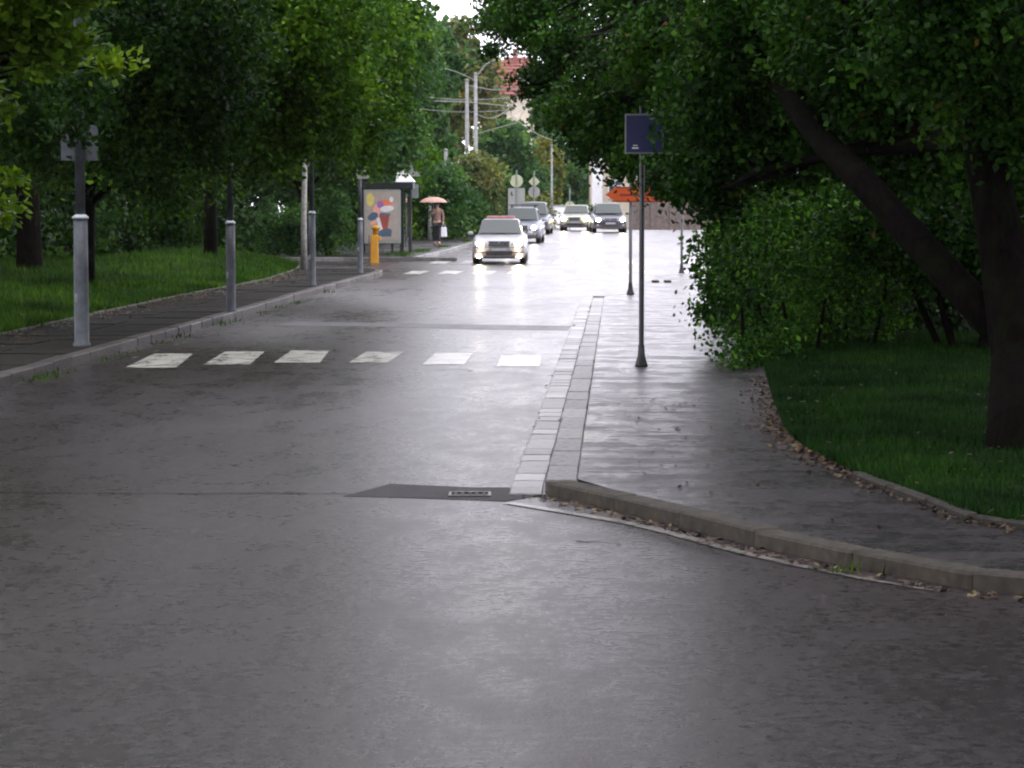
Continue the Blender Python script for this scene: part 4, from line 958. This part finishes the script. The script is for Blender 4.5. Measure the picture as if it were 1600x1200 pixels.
    sm = MB().box((0, -.30, H_-.22), (.2, .03, .06), 0, .9).obj('rear_view_mirror', M['trim'], t)
    return t
def on_road(px, py, D=None):
    if D is None: p = G(px, py)
    else: p = Vector(((px-800)*D/FPX, D, gz(D)))
    return p
HD = math.atan(.06)
p = on_road(782, 413); make_car((p.x, p.y+2.25, p.z), -.02, 'white estate car with a red strip on its roof, nearest of the oncoming cars', M['carwhite'], M['lampw'], strip_=True)
make_car((.50, 112.3, gz(112)), -.07, 'silver car with black roof bars right behind the nearest white car', M['carsilver'], M['lampc'], 1.70, 1.52, 4.2, rack=True, lampsize=.9)
make_car((1.12, 131, gz(131)), -.07, 'blue-grey car mostly hidden behind the silver one with roof bars', M['carblue'], M['lampc'], 1.80, 1.60, 4.4, lampsize=.4)
make_car((3.60, 142, gz(142)), -.09, 'pale car with bright yellowish headlights at the crest, left of the dark car', M['carpale'], M['lampy'], 1.70, 1.40, 4.3, lampsize=1.35)
make_car((5.05, 135.5, gz(135)), .03, 'dark grey car at the crest beside the black post', M['cardark'], M['lampc'], 1.80, 1.52, 4.4, lampsize=1.05)

# ------------------------------------------------------------------ woman under an umbrella
b = G(683, 383, .12); px_ = b.x; py_ = b.y
t = thing('person', b, 'person in a beige-pink jacket and dark trousers walking under a salmon umbrella', 'person', rz=0)
def skin_obj(name, pts, edges, mat, parent, sub=1, root=0):
    me = bpy.data.meshes.new(name); me.from_pydata([p[:3] for p in pts], edges, [])
    o = bpy.data.objects.new(name, me); COL.objects.link(o)
    sm = o.modifiers.new('s', 'SKIN'); sm.use_smooth_shade = True
    for i, p in enumerate(pts):
        r = p[3]; me.skin_vertices[0].data[i].radius = r if hasattr(r, '__len__') else (r, r)
    me.skin_vertices[0].data[root].use_root = True
    ss = o.modifiers.new('u', 'SUBSURF'); ss.levels = sub; ss.render_levels = sub
    dg = bpy.context.evaluated_depsgraph_get(); ev = o.evaluated_get(dg); m2 = bpy.data.meshes.new_from_object(ev)
    o.modifiers.clear(); o.data = m2; m2.materials.clear(); m2.materials.append(mat); o.parent = parent
    m2.polygons.foreach_set('use_smooth', [True]*len(m2.polygons))
    return o
body = [(0, 0, .92, (.15, .11)), (0, 0, 1.10, (.13, .10)), (0, -.01, 1.28, (.16, .11)), (0, 0, 1.42, (.14, .09)), (0, 0, 1.49, (.055, .055)), (0, -.02, 1.56, (.07, .075)), (0, -.02, 1.65, (.07, .085)),
        (.18, 0, 1.38, .055), (.25, .02, 1.14, .042), (.24, -.04, .90, .032), (.24, -.06, .82, .03),
        (-.18, 0, 1.38, .055), (-.24, -.03, 1.16, .042), (-.17, -.20, 1.27, .034), (-.11, -.24, 1.33, .03),
        (.09, 0, .86, (.095, .1)), (.09, -.06, .48, .062), (.09, -.10, .10, .042), (.09, -.20, .05, .038),
        (-.09, .02, .86, (.095, .1)), (-.08, .08, .48, .062), (-.08, .20, .12, .042), (-.08, .12, .05, .038)]
edg = [(0, 1), (1, 2), (2, 3), (3, 4), (4, 5), (5, 6), (3, 7), (7, 8), (8, 9), (9, 10), (3, 11), (11, 12), (12, 13), (13, 14), (0, 15), (15, 16), (16, 17), (17, 18), (0, 19), (19, 20), (20, 21), (21, 22)]
skin_obj('body', body, edg, M['skin'], t, 1)
g = 1.22
jk = [(0, 0, .90, (.19, .145)), (0, 0, 1.10, (.155, .12)), (0, -.01, 1.28, (.18, .13)), (0, 0, 1.41, (.15, .10)), (.18, 0, 1.39, .07), (.25, .02, 1.14, .056), (.24, -.035, .93, .046), (-.18, 0, 1.39, .07), (-.24, -.03, 1.16, .056), (-.18, -.18, 1.26, .046)]
skin_obj('jacket', jk, [(0, 1), (1, 2), (2, 3), (3, 4), (4, 5), (5, 6), (3, 7), (7, 8), (8, 9)], M['jacket'], t, 1)
tr_ = [(0, 0, .90, (.16, .13)), (.09, 0, .84, (.11, .115)), (.09, -.06, .48, .078), (.09, -.10, .13, .06), (-.09, .02, .84, (.11, .115)), (-.08, .08, .48, .078), (-.08, .19, .15, .06)]
skin_obj('trousers', tr_, [(0, 1), (1, 2), (2, 3), (0, 4), (4, 5), (5, 6)], M['trousers'], t, 1)
for x, y in ((.09, -.13), (-.08, .15)):
    MB().box((x, y, .045), (.09, .25, .09), 0, .8).obj('shoe', M['shoe'], t, bevel=.02, smooth=True)
h = MB(); h.lathe([(.03, 1.50), (.085, 1.53), (.095, 1.62), (.085, 1.70), (.05, 1.745), (.01, 1.755)], (0, .02, 0), 14); h.obj('hair', M['hair'], t, smooth=True)
u = thing('umbrella', b+Vector((-.14, -.16, 0)), 'open salmon pink umbrella held over the walking person', 'umbrella')
mb = MB(); seg = 8; prof = [(.02, 1.93), (.2, 1.915), (.38, 1.86), (.50, 1.78), (.56, 1.71)]
for r, z in prof:
    for k in range(seg*2):
        a = math.pi*k/seg; rr = r*(1 if k % 2 == 0 else .955); mb.v.append((rr*math.cos(a), rr*math.sin(a), z+(0 if k % 2 == 0 else .02*r)))
for j in range(len(prof)-1):
    for k in range(16): mb.face((j*16+k, j*16+(k+1) % 16, (j+1)*16+(k+1) % 16, (j+1)*16+k))
mb.face(list(range(16)))
o = mb.obj('canopy', M['brolly'], u)
sm_ = o.modifiers.new('t', 'SOLIDIFY'); sm_.thickness = .004
MB().tube([(0, 0, 1.25), (0, 0, 1.99)], .008, 6).obj('shaft', M['steel'], u)
for k in range(8):
    a = math.pi*k/4; MB().tube([(0, 0, 1.9), (.5*math.cos(a), .5*math.sin(a), 1.755)], .004, 4).obj('rib', M['steel'], u)
MB().tube([(0, 0, 1.25), (0, 0, 1.17), (.03, 0, 1.14), (.06, 0, 1.17)], .012, 6).obj('handle', M['black'], u, smooth=True)
o = thing('carrier_bag', b+Vector((.27, -.06, 0)), 'white carrier bag hanging from the hand of the person under the umbrella', 'bag')
MB().box((0, 0, .52), (.26, .12, .40), 0, .85).obj('pouch', M['bag'], o, bevel=.03)
MB().tube([(-.08, 0, .70), (-.03, 0, .82), (.03, 0, .82), (.08, 0, .70)], .008, 5).obj('handle', M['bag'], o)

# ------------------------------------------------------------------ buildings
def window(parent, x, z, w, h, y):
    f = MB().box((x, y-.03, z), (w+.16, .1, h+.16)).obj('window', M['white'], parent)
    MB().box((x, y-.09, z), (w, .03, h)).obj('pane', M['pane'], f)
    MB().box((x, y-.12, z), (.06, .03, h)).box((x, y-.118, z+h*.2), (w, .025, .05)).obj('glazing_bar', M['white'], f)
D = 285; s_ = D/FPX
t = thing('red_roofed_house', (at(812, 312, D).x, D, -6.8), 'tall house with a red tiled roof and white dormer, far off above the trees', 'house')
ez = CAM_H+(312-150)*s_+6.8; rz_ = CAM_H+(312-88)*s_+6.8
MB().box((0, 4, ez/2), (9, 8, ez)).obj('wall', M['plaster'], t)
mb = MB(); mb.v = [(-5, -.6, ez), (5, -.6, ez), (5, 8.6, ez), (-5, 8.6, ez), (-1.6, 4, rz_), (1.6, 4, rz_)]
for q in ((0, 1, 5, 4), (1, 2, 5), (2, 3, 4, 5), (3, 0, 4), (3, 2, 1, 0)): mb.face(q)
rf = mb.obj('roof', M['tile'], t)
nrow = 12
n_ = Vector((0, -(rz_-ez), 4.6)).normalized()
for k in range(nrow):
    q0 = (k+.1)/nrow; y_ = -.6+4.6*q0; z_ = ez+(rz_-ez)*q0; hw_ = 5-3.4*q0
    MB().box((0, y_-.02, z_+.05), (hw_*2-.15, .16, .10)).obj('tile_course', M['tile'], rf)
MB().box((-.5, 3.6, rz_+.1), (.5, .5, 1.6)).obj('chimney', M['tile'], rf)
dm = MB().box((.6, 1.2, ez+(rz_-ez)*.42), (1.2, 2.2, 1.1)).obj('dormer', M['white'], rf)
MB().box((.35, .08, ez+(rz_-ez)*.42), (.4, .04, .6)).box((.85, .08, ez+(rz_-ez)*.42), (.4, .04, .6)).obj('dormer_pane', M['pane'], dm)
for x in (-3, -1, 1, 3):
    for z in (3, 6, 9, 12):
        if z < ez-1: window(t, x, z, 1, 1.4, 0)
D = 196; s_ = D/FPX
t = thing('cream_building', (at(965, 312, D).x, D, gz(D)), 'cream plastered building beyond the crest, behind the dark grey car', 'building')
bz = gz(D); hz = CAM_H+(312-225)*s_-bz
MB().box((.8, 5, hz/2), (5.4, 10, hz)).obj('wall', M['plaster'], t)
MB().box((.8, 4.9, hz+.12), (6.2, 11, .24)).obj('roof', M['tile'], t)
MB().box((-1.55, -.25, hz/2-.3), (.75, .5, hz-.6)).obj('white_pier', M['plaster_w'], t)
for x in (-.2, 1.5, 2.9): window(t, x, 4.6, .9, 1.3, 0)
for x in (1.5, 2.9): window(t, x, 2, .9, 1.3, 0)
D = 168; s_ = D/FPX
t = thing('brown_boundary_wall', (at(1050, 312, D).x, D, gz(D)), 'brown boundary wall beyond the crest to the right of the cars', 'wall')
MB().box((0, 0, 1.6), (5.4, .3, 3.3)).obj('wall', M['brick'], t)
for k in range(5): MB().box((-2.5+k*1.25, -.2, 1.7), (.3, .12, 3.5)).obj('pier', M['brick'], t)
MB().box((0, 0, 3.33), (5.6, .5, .1)).obj('coping', M['plaster'], t)
D = 176
t = thing('low_pale_wall', (at(880, 312, D).x, D, gz(D)), 'low pale wall beyond the crest left of the pale car', 'wall')
MB().box((0, 0, .9), (3.2, .25, 2.4)).obj('wall', M['plaster_w'], t)
MB().box((0, 0, 2.15), (3.3, .35, .1)).obj('coping', M['signback'], t)

# ------------------------------------------------------------------ damp air
hz_ = MB().box((0, 140, 9), (170, 380, 34)).obj('haze', [])
m = NT('rain_haze'); m.t.nodes.remove(m.p)
pv = m.n('ShaderNodeVolumePrincipled'); pv.inputs['Density'].default_value = .00007; pv.inputs['Color'].default_value = (.93, .94, 1, 1); pv.inputs['Anisotropy'].default_value = .2
m.l(pv.outputs[0], m.out.inputs['Volume']); hz_.data.materials.append(m.mat); hz_['kind'] = 'stuff'
